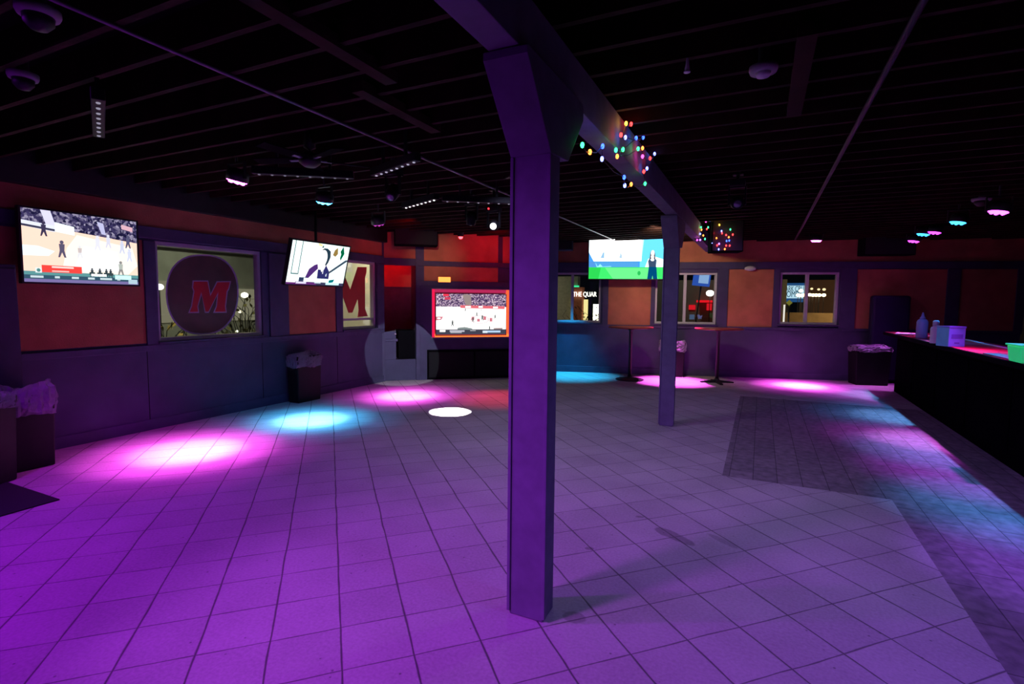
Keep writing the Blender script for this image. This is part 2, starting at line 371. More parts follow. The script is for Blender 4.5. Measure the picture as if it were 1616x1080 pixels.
# alcove between left wall and diagonal wall
A0 = Vector((XL, 8.22)); A1 = DWA
AW = Wall(A0, A1, (0, 0))
al = MB()
up = Vector((0, 0, 1))
bk = [AW.P(-.1, -1.5, 0), AW.P(AW.L+.25, -1.5, 0)]
al = MB(); AW.box(al, -.16, AW.L+.08, 0, ZC, -.96, -.9); AW.box(al, -.16, -.1, 0, ZC, -.9, -.14); AW.box(al, AW.L+.02, AW.L+.08, 0, ZC, -.9, -.02)
aw = struct(al.build('wall_alcove', pmat('alcove_paint', (.09, .075, .1), .7, noise=.2)), 'dark alcove behind the half door')
orange(AW, aw, 0, 0, 0, 0) if 0 else None
m_ = MB(); AW.box(m_, -.1, AW.L+.02, 1.92, ZC, -.9, -.885); AW.box(m_, -.1, -.085, 1.92, ZC, -.885, -.14); m_.build('stucco_panel', ORANGE, aw)
m_ = MB(); AW.box(m_, -.02, AW.L+.02, 2.33, 2.47, -.1, 0); m_.build('lintel', TRIMP, aw)
m_ = MB(); AW.box(m_, 0, AW.L, 2.47, ZC, -.06, -.02); m_.build('stucco_panel', ORANGE, aw)
m_ = MB(); AW.box(m_, 0, AW.L, 0, .43, -.9, -.03); m_.build('platform_step', WALLP, aw, bevel=.008)
m_ = MB(); AW.box(m_, -.06, .02, 0, ZC, -.14, .03); AW.box(m_, AW.L-.02, AW.L+.06, 0, ZC, -.1, .03); m_.build('door_jamb', TRIMP, aw, bevel=.004)
# diagonal wall with TV niche
n0 = DW.px(681, 500)[0]; n1 = DW.px(806, 500)[0]; NZ0, NZ1 = .86, 1.88
k0 = DW.px(674, 570)[0]
mb = MB(); DW.panel_with_holes(mb, 0, DW.L, 0, ZC, [(n0, n1, NZ0, NZ1)], .18)
wd = struct(mb.build('wall_diagonal', WALLP), 'angled wall with a lit television niche')
t0, t1 = DW.px(669, 400)[0], DW.px(786, 400)[0]
orange(DW, wd, t0, t1, 2.43, ZC); orange(DW, wd, t0, t1, 2.03, 2.33)
orange(DW, wd, t1+.1, DW.L, 2.43, ZC)
board(DW, wd, 0, DW.L, 2.33, 2.43, .04); board(DW, wd, 0, t0, 2.0, ZC, .025)
board(DW, wd, 0, DW.L, 1.93, 2.03, .03)
board(DW, wd, 0, k0-.05, 0, .1, .015)
m_ = MB(); DW.box(m_, n0-.05, n1+.05, NZ0-.05, NZ1+.05, -.2, -.18); m_.build('niche_back', pmat('niche_paint', (.5, .42, .42), .6, noise=.05), wd)
m_ = MB(); th = .012
for (a, b, c, d) in ((n0, n0+th, NZ0, NZ1), (n1-th, n1, NZ0, NZ1), (n0, n1, NZ0, NZ0+th), (n0, n1, NZ1-th, NZ1)): DW.box(m_, a, b, c, d, -.18, .004)
m_.build('niche_lining', MATS['niche_paint'], wd)
# return from diagonal wall end to the back wall
RW = Wall(DW1, BW0+BD*.25, (0, 0))
m_ = MB(); RW.box(m_, -.05, RW.L+.05, 0, ZC, -.1, 0); struct(m_.build('wall_return', WALLP), 'short wall between the niche and the back wall')
# back wall
def bwin(a, b): return BW.px(a, 470)[0], BW.px(b, 470)[0]
W3 = (BW.px(862, 470)[0], BW.px(948, 470)[0], 1.16, 2.3); W4 = (*bwin(1034, 1131), 1.16, 2.3); W5 = (*bwin(1230.5, 1323.5), 1.19, 2.31)
mb = MB(); BW.panel_with_holes(mb, 0, BW.L, 0, ZC, [W3, W4, W5], .14)
wb = struct(mb.build('wall_back', WALLP), 'far wall with three windows and orange panels')
for a, b in ((960, 1027), (1148, 1219.5), (1350, 1492), (1513, 1602)):
    u0, u1 = bwin(a, b); orange(BW, wb, u0, u1, 1.12, 2.37)
orange(BW, wb, 0, BW.L, 2.53, ZC)
board(BW, wb, 0, BW.L, 2.38, 2.53, .04)
pu = [BW.px(p, 470)[0] for p in (951, 960, 1027, 1033, 1132, 1148, 1219.5, 1229, 1325, 1350, 1492, 1513, 1602, 1616)]
for i in range(0, 14, 2): board(BW, wb, pu[i], pu[i+1], 1.1, 2.38, .03)
board(BW, wb, 0, BW.L, 1.06, 1.12, .035); board(BW, wb, 0, BW.L, 0, .14, .018)
# right + rear walls
m_ = MB().box((5.0, -3.2, 0), (5.12, 14.6, ZC)); wr = struct(m_.build('wall_right', WALLP), 'dark right wall behind the bar')
m_ = MB().box((-7.1, -3.3, 0), (5.12, -3.18, ZC)); struct(m_.build('wall_rear', WALLP), 'dark wall behind the viewer')

# ------------------------------------------------------------------ windows
def window(n, W, r, mull=None, rail=None, label=''):
    u0, u1, z0, z1 = r
    t = bpy.data.objects.new('window_%d' % n, None); C.objects.link(t); t.location = W.P((u0+u1)/2, 0, z0); struct(t, label)
    inv = Matrix.Translation(-t.location)
    def b(name, rs, mat, d0, d1):
        mb = MB()
        for a, bb, c, d in rs: mb.box((a, d0, c), (bb, d1, d), 0, inv @ W.M)
        return mb.build(name, mat, t, bevel=.003 if name != 'window_glass' else 0)
    w = .045
    rs = [(u0, u0+w, z0, z1), (u1-w, u1, z0, z1), (u0+w, u1-w, z0, z0+w), (u0+w, u1-w, z1-w, z1)]
    b('window_frame', rs, WHITEP, -.12, -.03)
    if mull: b('mullion', [(mull-.03, mull+.03, z0+w, z1-w)], WHITEP, -.105, -.035)
    if rail: b('rail', [(u0+w, u1-w, rail-.02, rail+.02)], WHITEP, -.105, -.035)
    b('window_sill', [(u0-.03, u1+.03, z0-.03, z0)], TRIMP, -.12, .06)
    b('window_glass', [(u0+w, u1-w, z0+w, z1-w)], GLASS, -.082, -.076)
    return t
window(1, LW, W1, label='large square window in the left wall beside the first television')
window(2, LW, W2, rail=1.27, label='narrow window in the left wall partly behind the tilted television')
window(3, BW, W3, mull=BW.px(903, 470)[0], label='sliding window in the far wall by the foreground column')
window(4, BW, W4, mull=BW.px(1081, 470)[0], label='sliding window in the far wall behind the second column')
window(5, BW, W5, mull=BW.px(1274, 470)[0], label='sliding window in the far wall nearest the bar')

# ------------------------------------------------------------------ window decals
def wall_poly(W, pts, depth):   # pixel outline -> local (s,z) polygon on that wall
    return [W.px(x, y, depth) for x, y in pts]
def wall_prism(W, mb, poly, d0, d1, mi=0):
    M = W.M @ Matrix.Rotation(PI/2, 4, 'X')       # local x=s, y=z, z=-depth
    return mb.prism(poly, M @ Matrix.Translation((0, 0, -d1)), d1-d0, mi)
RED_V = pmat('red_vinyl', (.62, .010, .03), .5, noise=.06, nscale=6, emit=(.42, .0, .02), estr=0.)
BROWN_V = pmat('dark_brown_vinyl', (.075, .045, .036), .6, noise=.3, nscale=4)
PALE_V = pmat('pale_violet_vinyl', (.5, .42, .62), .6, noise=.06, nscale=6)
def c4(p): return [(240+x/6.75, 380+y/6.75) for x, y in p]
M_OUT = [(432, 424), (598, 424), (624, 566), (688, 432), (842, 430), (822, 520), (806, 545), (788, 700), (796, 768), (650, 770), (680, 700), (694, 580), (604, 770), (562, 770), (528, 575), (492, 700), (502, 770), (384, 772), (414, 700), (440, 540), (424, 500)]
dec = empty('window_decal', 'dark brown shield decal with red letter M on the square window', 'window decal', LW.P((w1u0+w1u1)/2, -.07, 1.5))
def dpart(name, poly, d0, d1, mat, par):
    mb = MB(); wall_prism(LW, mb, poly, d0, d1); o = mb.build(name, mat, par); o.matrix_parent_inverse = Matrix.Translation(-Vector(par.location)); return o
shield = []
cx, cy, hw, hh = 535, 575, 372, 412
for k in range(40):
    a = 2*PI*k/40; ca, sa = math.cos(a), math.sin(a)
    x = cx+hw*math.copysign(abs(ca)**.82, ca)*(1-.10*(sa > 0)*sa); y = cy+hh*math.copysign(abs(sa)**.82, sa)
    shield.append((x, y))
rim = [(cx+(x-cx)*1.045, cy+(y-cy)*1.04) for x, y in shield]
dpart('decal_rim', wall_poly(LW, c4(rim), -.072), -.0755, -.073, PALE_V, dec)
dpart('decal_backing', wall_poly(LW, c4(shield), -.071), -.073, -.071, BROWN_V, dec)
mcx, mcy = 613, 595
dpart('letter_outline', wall_poly(LW, c4([(mcx+(x-mcx)*1.0, mcy+(y-mcy)*1.0) for x, y in M_OUT]), -.07), -.071, -.0695, PALE_V, dec)
M_IN = [(446, 436), (590, 436), (620, 592), (696, 444), (828, 441), (812, 510), (794, 540), (776, 700), (784, 757), (668, 758), (690, 700), (706, 545), (600, 757), (570, 757), (524, 545), (482, 700), (490, 758), (402, 760), (426, 700), (452, 540), (438, 500)]
dpart('letter', wall_poly(LW, c4(M_IN), -.069), -.0695, -.068, RED_V, dec)
def c5(p): return [(530+x/9, 405+y/9) for x, y in p]
dec2 = empty('window_decal', 'large dark red letter M filling the narrow window', 'window decal', LW.P((w2u0+w2u1)/2, -.07, 1.5))
M2P = [(-60, 165), (80, 165), (205, 470), (310, 150), (440, 150), (432, 240), (415, 300), (415, 740), (455, 850), (310, 860), (325, 760), (312, 600), (235, 800), (180, 800), (95, 560), (40, 640), (40, 760), (60, 860), (-90, 870), (-60, 760), (-40, 300)]
u_lo, u_hi = W2[0]+.046, W2[1]-.046
pl = [(max(u_lo, min(u_hi, u)), z) for u, z in wall_poly(LW, c5(M2P), -.07)]
dpart('letter', pl, -.074, -.0695, RED_V, dec2)

# ------------------------------------------------------------------ columns and beam
BXA, BXB, BZ = -1.115, -.97, 2.72
m_ = MB().box((BXA, -3.2, BZ), (BXB, 11.9, ZC-.19)); bm_ = m_.build('ceiling_beam', COLP, bevel=.004); struct(bm_, 'painted beam carried by the two columns')
def column(y0, w, d, label, xc):
    t = empty('support_column', label, 'column', (xc, y0+d/2, 0)); t['kind'] = 'thing'
    hw, hd = w/2, d/2
    MB().box((-hw, -hd, 0), (hw, hd, BZ)).build('post', COLP, t, bevel=.008)
    for sx in (-1, 1):
        MB().box((sx*hw-.006*(sx > 0)-.012*(sx < 0), -hd-.008, .02), (sx*hw+.006*(sx < 0)+.012*(sx > 0), -hd+.02, 2.34)).build('corner_strip', COLP, t, bevel=.003)
    b = MB(); prof = [(-hd-.005, 2.34), (hd+.09, 2.36), (hd+.32, 2.63), (hd+.32, BZ-.004), (-hd-.29, BZ-.004), (-hd-.29, 2.68)]
    M = frame_M((-hw-.012, 0, 0), Vector((0, 1, 0)), Vector((0, 0, 1)), Vector((1, 0, 0)))
    b.prism(prof, M, w+.024); b.build('bracket', COLP, t, bevel=.004)
    return t
column(2.35, .19, .15, 'thick square grey column in the foreground centre of the tile floor', -1.032)
column(7.0, .175, .15, 'dark square column farther back in front of the far wall windows', -1.075)

# ------------------------------------------------------------------ televisions
def tv(name, label, M, w, h, paint, mount=None, bez=.018, thick=.06):
    """M: local x right (viewer), y up, z towards the viewer; screen centre at origin"""
    t = empty(name, label, 'television', M.translation); t.rotation_euler = M.to_euler()
    mb = MB(); mb.box((-w/2, -h/2, -thick), (w/2, h/2, -.004))
    for a, b, c, d in ((-w/2, -w/2+bez, -h/2, h/2), (w/2-bez, w/2, -h/2, h/2), (-w/2+bez, w/2-bez, -h/2, -h/2+bez), (-w/2+bez, w/2-bez, h/2-bez, h/2)):
        mb.box((a, c, -.004), (b, d, .004))
    mb.build('television_casing', PLASTIC, t)
    s = MB(); mats = []
    sw, sh = w-2*bez, h-2*bez; lay = [0.]
    def put(poly, mat):
        if mat not in mats: mats.append(mat)
        lay[0] += .00003
        z = -.0035+lay[0]
        s.add([((x-.5)*sw, (.5-y)*sh, z) for x, y in poly], [tuple(range(len(poly)-1, -1, -1))], mats.index(mat))
    paint(put)
    s.build('screen', mats, t)
    if mount: mount(t)
    return t
def R(x0, y0, x1, y1): return [(x0, y0), (x1, y0), (x1, y1), (x0, y1)]
def EL(cx, cy, rx, ry, n=20): return [(cx+rx*math.cos(2*PI*k/n), cy+ry*math.sin(2*PI*k/n)) for k in range(n)]
def em(c, s=1.): return emat('screen_%.2f_%.2f_%.2f_%.1f' % (*c, s), c, s)
WH = em((1, .97, .95), 1.5); DK = em((.03, .03, .05)); 
def fig(put, x, y, h, c, c2=None):     # small player
    put(EL(x, y-h*.9, h*.07, h*.11, 10), em(c)); put([(x-h*.1, y-h*.8), (x+h*.1, y-h*.8), (x+h*.08, y-h*.4), (x-h*.08, y-h*.4)], em(c2 or c))
    put([(x-h*.08, y-h*.42), (x+h*.08, y-h*.42), (x+h*.14, y), (x+h*.07, y), (x, y-h*.3), (x-h*.08, y), (x-h*.14, y)], em(c))
def paint1(put):
    cr = crowd_mat('crowd_blue', 42, (.01, .01, .05), (.07, .055, .17), (.55, .5, .7), .8)
    put(R(0, 0, 1, .4), cr)
    put([(0, .21), (0.3, .24), (1, .34), (1, 1), (0, 1)], em((1, .70, .56), 1.2))
    put([(.15, .0), (.23, .0), (.27, .21), (.19, .19)], em((.7, .68, .95), 1.2)); put([(.62, .07), (.68, .09), (.7, .26), (.66, .25)], em((.6, .6, .9)))
    put([(0, .16), (.26, .2), (.26, .29), (0, .24)], em((.75, .78, .95), 1.2)); put([(.0, .21), (.26, .25), (.26, .28), (0, .24)], em((.05, .05, .1)))
    put([(.26, .15), (.42, .19), (.42, .31), (.26, .28)], em((.8, .95, 1), 1.6))
    put([(.44, .3), (.95, .42), (1, .7), (.9, .85), (.3, .85), (.35, .5)], em((1, .86, .74), 1.3)); put([(.5, .45), (.8, .5), (.85, .8), (.4, .8)], WH)
    put([(0, .5), (.12, .5), (.25, .56), (.2, .63), (0, .64)], em((.72, .92, 1), 1.35))
    fig(put, .17, .36, .2, (.05, .04, .1)); fig(put, .31, .64, .24, (.12, .1, .18)); fig(put, .46, .63, .18, (.9, .9, .95), (.7, .6, .6)); fig(put, .62, .5, .22, (.9, .9, 1)); fig(put, .72, .45, .2, (.8, .8, .95)); fig(put, .85, .52, .2, (.7, .75, .95)); fig(put, .92, .64, .2, (.75, .8, 1)); fig(put, .91, .43, .2, (.1, .1, .2)); fig(put, .83, .86, .22, (.3, .3, .3), (.5, .55, .5))
    put([(.85, .07), (.96, .1), (.96, .17), (.85, .14)], em((.85, .5, .6)))
    put(R(0, .85, 1, .93), em((.12, .35, .36))); put(R(0, .9, 1, .955), em((.04, .1, .16))); put(R(0, .955, 1, 1), em((.22, .18, .42)))
    put(R(.14, .76, .47, .86), em((.85, .06, .05), 1.2)); put(R(.22, .77, .4, .795), em((1, .8, .75))); put(R(.22, .83, .36, .85), em((1, .6, .55)))
    put(R(.09, .80, .14, .87), em((.9, 1, 1))); put(EL(.115, .835, .015, .025), em((.1, .3, .3)))
    for x in (.56, .63, .69, .73): fig(put, x, .9, .13, (.04, .06, .08)); put(R(x-.025, .83, x+.025, .87), em((.04, .07, .08)))
    put(R(.55, .855, .69, .89), WH); put(R(.77, .86, .93, .925), em((.6, 1, .95), 1.2)); put(R(.9, .92, .99, .99), em((.5, .7, .8)))
    for x, w in ((.05, .1), (.24, .04), (.38, .06), (.52, .06), (.63, .11), (.79, .03)): put(R(x, .91, x+w, .94), em((.65, .8, .85)))
def paint2(put):
    put(R(0, 0, 1, 1), em((.82, 1, .98), 1.5)); put([(.32, .1), (.7, .1), (.75, .85), (.3, .9)], WH)
    for x in (.055, .165): put([(x, 0), (x+.012, 0), (x+.012, .76), (x, .76)], em((.05, .16, .17)))
    put(R(.055, .74, .177, .765), em((.04, .12, .14)))
    for y in (.17, .33, .47, .62): put(R(.067, y, .165, y+.004), em((.4, .6, .6)))
    put([(.43, .0), (.5, .02), (.5, .07), (.43, .05)], em((1, .75, .35), 1.2))
    put([(.5, .16), (.54, .1), (.6, .1), (.66, .16), (.675, .3), (.65, .44), (.62, .52), (.6, .5), (.62, .35), (.6, .2), (.55, .15)], em((.02, .05, .08)))
    put(EL(.545, .34, .075, .2, 24), em((1, .95, .93), 1.5)); put([(.5, .5), (.6, .5), (.61, .66), (.5, .66)], em((1, .95, .93), 1.5))
    put([(.49, .1), (.52, .02), (.53, .09)], em((.05, .1, .1)))
    put([(.42, .52), (.47, .49), (.49, .6), (.42, .72), (.32, .9), (.29, .86), (.34, .62)], em((.09, .03, .2)))
    put([(.49, .62), (.54, .62), (.56, .68), (.6, .6), (.62, .5), (.66, .58), (.7, .66), (.71, .86), (.5, .86)], em((.03, .03, .16)))
    put(R(.575, .62, .592, .72), em((.8, .8, .95))); put([(.64, .73), (.66, .70), (.66, .78), (.64, .78)], em((.7, .8, .9)))
    put([(.68, .67), (.96, .34), (1, .33), (1, .37), (.97, .4), (.7, .71)], em((.05, .08, .13)))
    put([(.73, .12), (.78, .05), (.8, .2), (.76, .28), (.71, .24)], em((.35, .22, .06))); put([(.84, .14), (.88, .0), (.92, .18), (.87, .36), (.85, .3), (.86, .2)], em((0, .14, .06)))
    put(R(.2, .83, .33, .93), em((.03, .05, .12))); put([(.2, .93), (.3, .9), (.3, .95)], em((.1, .1, .2))); put([(.68, .88), (.82, .84), (.8, .92), (.7, .94)], em((0, .2, .25)))
    put(R(0, .93, 1, 1), em((.05, .05, .12))); put(R(0, .93, .5, 1), em((.14, .03, .2)))
    put(R(0, .92, .15, .955), WH); put(R(.16, .935, .33, .98), em((.85, .8, 1))); put(R(.28, .84, .72, .93), em((.85, 1, 1), 1.5)); put(R(.47, .93, .58, .96), em((.6, .7, .8))); put(R(.67, .93, .92, .985), em((.6, 1, 1), 1.2))
def paint3(put):
    cr = crowd_mat('crowd_red', 58, (.015, .012, .05), (.2, .1, .26), (1, .8, .9), .95)
    put(R(0, 0, 1, .36), cr); put(R(0, .31, 1, 1), em((1, .95, .93), 1.7))
    put(R(.1, .0, .18, .06), em((.9, .05, .1))); put(R(.12, .08, .2, .14), em((.7, .06, .12)))
    put([(.37, .02), (.42, .0), (.49, .04), (.5, .26), (.42, .28)], em((.35, .27, .26)))
    put([(.34, .27), (.98, .29), (.98, .36), (.34, .34)], em((.85, .16, .2))); put(R(.41, .29, .49, .33), WH); put(R(.6, .29, .66, .33), WH); put(R(.81, .3, .88, .34), WH)
    pk = em((.72, .22, .28))
    put([(0, .55), (.1, .55), (.07, .63), (0, .64)], pk); put(EL(.04, .59, .025, .02), em((1, .9, .9), 1.5))
    ring = EL(.62, .62, .13, .1, 24); put(ring, em((.75, .35, .4))); put(EL(.62, .62, .12, .09, 24), em((1, .95, .94), 1.6))
    for (a, b, c, d) in ((.5, .55, .54, .63), (.58, .6, .62, .67), (.67, .54, .71, .63), (.76, .58, .8, .67)): put(R(a, b, c, d), pk)
    for x, y, h in ((.23, .78, .17), (.52, .68, .14), (.575, .54, .12), (.655, .64, .16), (.41, .42, .09), (.84, .6, .12), (.64, .4, .05)): fig(put, x, y, h*.82, (.12, .14, .14))
    put(R(0, .86, 1, 1), em((.06, .06, .09))); put(R(.0, .985, 1, 1), em((.45, .02, .02)))
    put(R(.05, .87, .13, .92), WH); put(R(.19, .88, .4, .92), em((.55, .55, .65))); put(R(.2, .92, .36, .95), em((.45, .45, .5))); put(R(.66, .89, .92, .94), em((.5, .7, .95))); put(R(.48, .88, .56, .9), em((.5, .5, .55))); put(R(.66, .9, .73, .95), em((.8, .9, 1)))
    put([(.3, .82), (.4, .8), (.52, .84), (.5, .87), (.3, .86)], em((.25, .3, .3))); fig(put, .76, .88, .1, (.08, .1, .1)); put([(.82, .83), (.95, .82), (.95, .86), (.82, .86)], em((.4, .3, .3)))
def paint4(put):
    put(R(0, 0, 1, 1), em((.07, .36, 1), 1.1))
    put(R(.62, 0, 1, .75), em((.12, .6, 1), 1.5)); put([(.62, .0), (.67, .0), (.64, .55), (.6, .55)], em((.5, .9, 1), 1.6))
    put([(.0, .02), (.64, .0), (.64, .6), (.06, .6), (0, .4)], em((.8, 1, 1), 2.6)); put(R(.06, .08, .62, .57), em((1, 1, 1), 3.2))
    put([(.14, .53), (.17, .4), (.19, .4), (.19, .53)], em((.35, .65, .95), 1.)); put([(.37, .53), (.39, .38), (.41, .53)], em((.5, .75, .95), 1.))
    put(R(.0, .6, .6, .74), em((.1, .35, .85), 1.)); put([(.06, .6), (.09, .74), (.15, .7), (.2, .73), (.3, .72), (.6, .74), (.6, .62)], em((.1, .42, .9), 1.))
    put([(.08, .62), (.11, .72), (.14, .66), (.17, .72), (.27, .71), (.28, .725), (.15, .73), (.1, .74)], em((.3, .85, 1), 1.2))
    put([(.72, .55), (.8, .5), (1, .62), (1, .76), (.68, .76)], em((.75, .95, 1), 2.))
    put(R(0, .735, 1, 1), em((.06, .95, .18), 1.)); put([(.2, .745), (.8, .76), (.85, 1), (.3, 1)], em((.16, 1, .28), 1.1)); put([(0, .74), (.15, .74), (.12, 1), (0, 1)], em((.03, .75, .1)))
    put(EL(.615, .87, .02, .05, 12), em((.03, .6, .12)))
    put([(.735, .56), (.745, .4), (.76, .36), (.785, .36), (.8, .42), (.805, .56)], em((.12, .1, .12)))
    put(EL(.772, .42, .022, .065, 16), em((1, .95, .9), 1.5)); put([(.75, .48), (.79, .48), (.785, .6), (.76, .6)], em((1, .92, .88), 1.5))
    put([(.72, .6), (.735, .54), (.76, .6), (.785, .6), (.8, .54), (.82, .58), (.815, .74), (.73, .74)], em((.05, .09, .18)))
    put([(.73, .73), (.82, .73), (.835, 1), (.785, 1), (.777, .92), (.77, 1), (.715, 1)], em((.0, .08, .22)))
def wallM(W, u, z, dep, tilt=0.):
    # viewer-right along wall direction as seen from the room
    ez = W.n.copy(); ey = Vector((0, 0, 1)); ex = ey.cross(ez)
    M = frame_M(W.P(u, dep, z), ex, ey, ez)
    return M @ Matrix.Rotation(tilt, 4, 'X')
def arm_mount(L):
    def f(t):
        MB().box((-.12, -.1, -.075), (.12, .1, -.06)).box((-.03, -.03, -L), (.03, .03, -.075)).box((-.1, -.12, -L-.001), (.1, .12, -L+.015)).build('wall_mount', PLASTIC, t)
    return f
ctr = lambda W, dep, qs: [sum(v)/len(qs) for v in zip(*[W.px(*q, dep) for q in qs])]
q1 = ((28.5, 318), (217, 353), (222, 456), (33, 443)); u, z = ctr(LW, .17, q1)
us = [LW.px(*q, .17) for q in q1]
w = (us[1][0]-us[0][0]+us[2][0]-us[3][0])/2; h = (us[0][1]-us[3][1]+us[1][1]-us[2][1])/2
tv('television', 'wall television with a basketball game, on the left wall above an orange panel', wallM(LW, u, z, .17, math.radians(1)), w, h, paint1, arm_mount(.165))
def pole_mount(t):
    inv = (Matrix.Translation(t.location) @ t.rotation_euler.to_matrix().to_4x4()).inverted()
    p0 = t.location+t.rotation_euler.to_matrix() @ Vector((0, .05, -.08)); p1 = Vector((p0.x, p0.y, ZC-.19))
    MB().cyl(inv @ p0, inv @ p1, .02).box((-.14, -.12, -.085), (.14, .18, -.06)).build('ceiling_mount', PLASTIC, t)
xb, xt = -6.20, -6.02
bl, br2, tl, tr = atX(450, 447, xb), atX(544.5, 456, xb), atX(459, 375.5, xt), atX(551, 389.5, xt)
cen = (bl+br2+tl+tr)/4; hgt = ((tl-bl).length+(tr-br2).length)/2; wid = ((br2-bl).length+(tr-tl).length)/2
uu = LW.M.inverted() @ cen
tv('television', 'tilted ceiling television with a bright picture of a person, between the two left windows', wallM(LW, uu.x, uu.z, uu.y, math.asin(min(.5, (xt-xb)/hgt))), wid, hgt, paint2, pole_mount)
q3 = ((688.5, 463.5), (798.5, 464.5), (798, 529), (688.5, 530)); us = [DW.px(*q, -.06) for q in q3]; u, z = ctr(DW, -.06, q3)
tv('television', 'television with a red basketball game inside the glowing red wall niche', wallM(DW, u, z, -.06), us[1][0]-us[0][0]+.03, us[0][1]-us[3][1]+.01, paint3, arm_mount(.12), .010)
q4 = ((928, 369), (1062, 369), (1062, 442), (928, 441)); us = [BW.px(*q, .42) for q in q4]; u, z = ctr(BW, .42, q4)
def pole2(t):
    MB().cyl((0, .1, -.1), (0, .75, -.1), .025).box((-.2, -.15, -.115), (.2, .2, -.06)).build('ceiling_mount', PLASTIC, t)
tv('television', 'large hanging television showing green turf and blue sky before the far wall', wallM(BW, u, z, .42), us[1][0]-us[0][0], us[0][1]-us[3][1], paint4, None)

# niche LED strip
led = empty('led_strip', 'red and orange light strip running around the television niche', 'light strip', DW.P((n0+n1)/2, -.16, (NZ0+NZ1)/2))
def lstrip(a, b, c, d, col, s):
    mb = MB(); DW.box(mb, a, b, c, d, -.178, -.125); o = mb.build('strip', emat('strip_%.2f' % col[1], col, s), led); o.matrix_parent_inverse = Matrix.Translation(-Vector(led.location))
nw = .075
lstrip(n0+.013, n0+nw, NZ0+.013, NZ1-.013, (1, .012, .085), 1.0); lstrip(n0+nw, n1-nw, NZ1-nw, NZ1-.013, (.62, .03, .13), .8)
lstrip(n1-nw, n1-.013, NZ0+nw, NZ1-.013, (1, .10, .03), 1.6); lstrip(n0+nw, n1-.013, NZ0+.013, NZ0+nw, (1, .16, .03), 1.9)
# exit sign
u0, z0 = DW.px(691, 446, .05); u1, z1 = DW.px(711.5, 437, .05)
ex = empty('exit_sign', 'small glowing orange sign on the ledge above the niche television', 'sign', DW.P((u0+u1)/2, .03, z0))
m_ = MB(); DW.box(m_, u0, u1, z0, z1, .02, .06); o = m_.build('sign_casing', PLASTIC, ex); o.matrix_parent_inverse = Matrix.Translation(-Vector(ex.location))
m_ = MB(); DW.box(m_, u0+.008, u1-.008, z0+.008, z1-.008, .058, .064); o = m_.build('sign_face', emat('sign_glow', (1, .19, .035), 3.4), ex); o.matrix_parent_inverse = Matrix.Translation(-Vector(ex.location))
def at_world(o, t): o.matrix_parent_inverse = Matrix.Translation(-Vector(t.location)); return o
# black cabinet under the niche
ka, kb = k0, DW.px(820, 570)[0]
sc = empty('subwoofer_cabinet', 'long low black speaker cabinet under the niche television', 'speaker', DW.P((ka+kb)/2, 0, 0))
m_ = MB(); DW.box(m_, ka, kb, .005, .62, .001, .03); at_world(m_.build('cabinet_body', BLACKM, sc, bevel=.004), sc)
m_ = MB(); DW.box(m_, ka+.04, (ka+kb)/2-.02, .05, .57, .03, .036); DW.box(m_, (ka+kb)/2+.02, kb-.04, .05, .57, .03, .036); at_world(m_.build('grille', pmat('grille_cloth', (.004, .004, .005), .95, bump=.4, bscale=200), sc), sc)
# half door in the alcove
hd = empty('half_door', 'grey half door with a small white knob in the dark alcove', 'door', AW.P(.12, -.06, .43))
m_ = MB(); AW.box(m_, .02, .25, .43, 1.0, -.09, -.05); at_world(m_.build('door_panel', WALLP, hd, bevel=.004), hd)
m_ = MB(); AW.box(m_, .02, .28, .80, .85, -.12, -.02); at_world(m_.build('ledge', TRIMP, hd, bevel=.004), hd)
fil = empty('opening_filler', 'black box added to darken the alcove opening beside the half door', 'filler', AW.P((.27+AW.L)/2, -.3, .43))  # black box added where the alcove opening is only dark
m_ = MB(); AW.box(m_, .30, AW.L-.03, .432, 1.02, -.55, -.06); at_world(m_.build('filler_body', BLACKM, fil, bevel=.006), fil)
m_ = MB(); AW.box(m_, .33, AW.L-.06, .47, .98, -.06, -.054); at_world(m_.build('filler_face', BLACKM, fil, bevel=.002), fil)
kp = AW.P(.235, -.03, .95); at_world(MB().sphere(kp, .02).cyl(AW.P(.235, -.05, .95), kp, .008).build('door_knob', WHITEP, hd), hd)
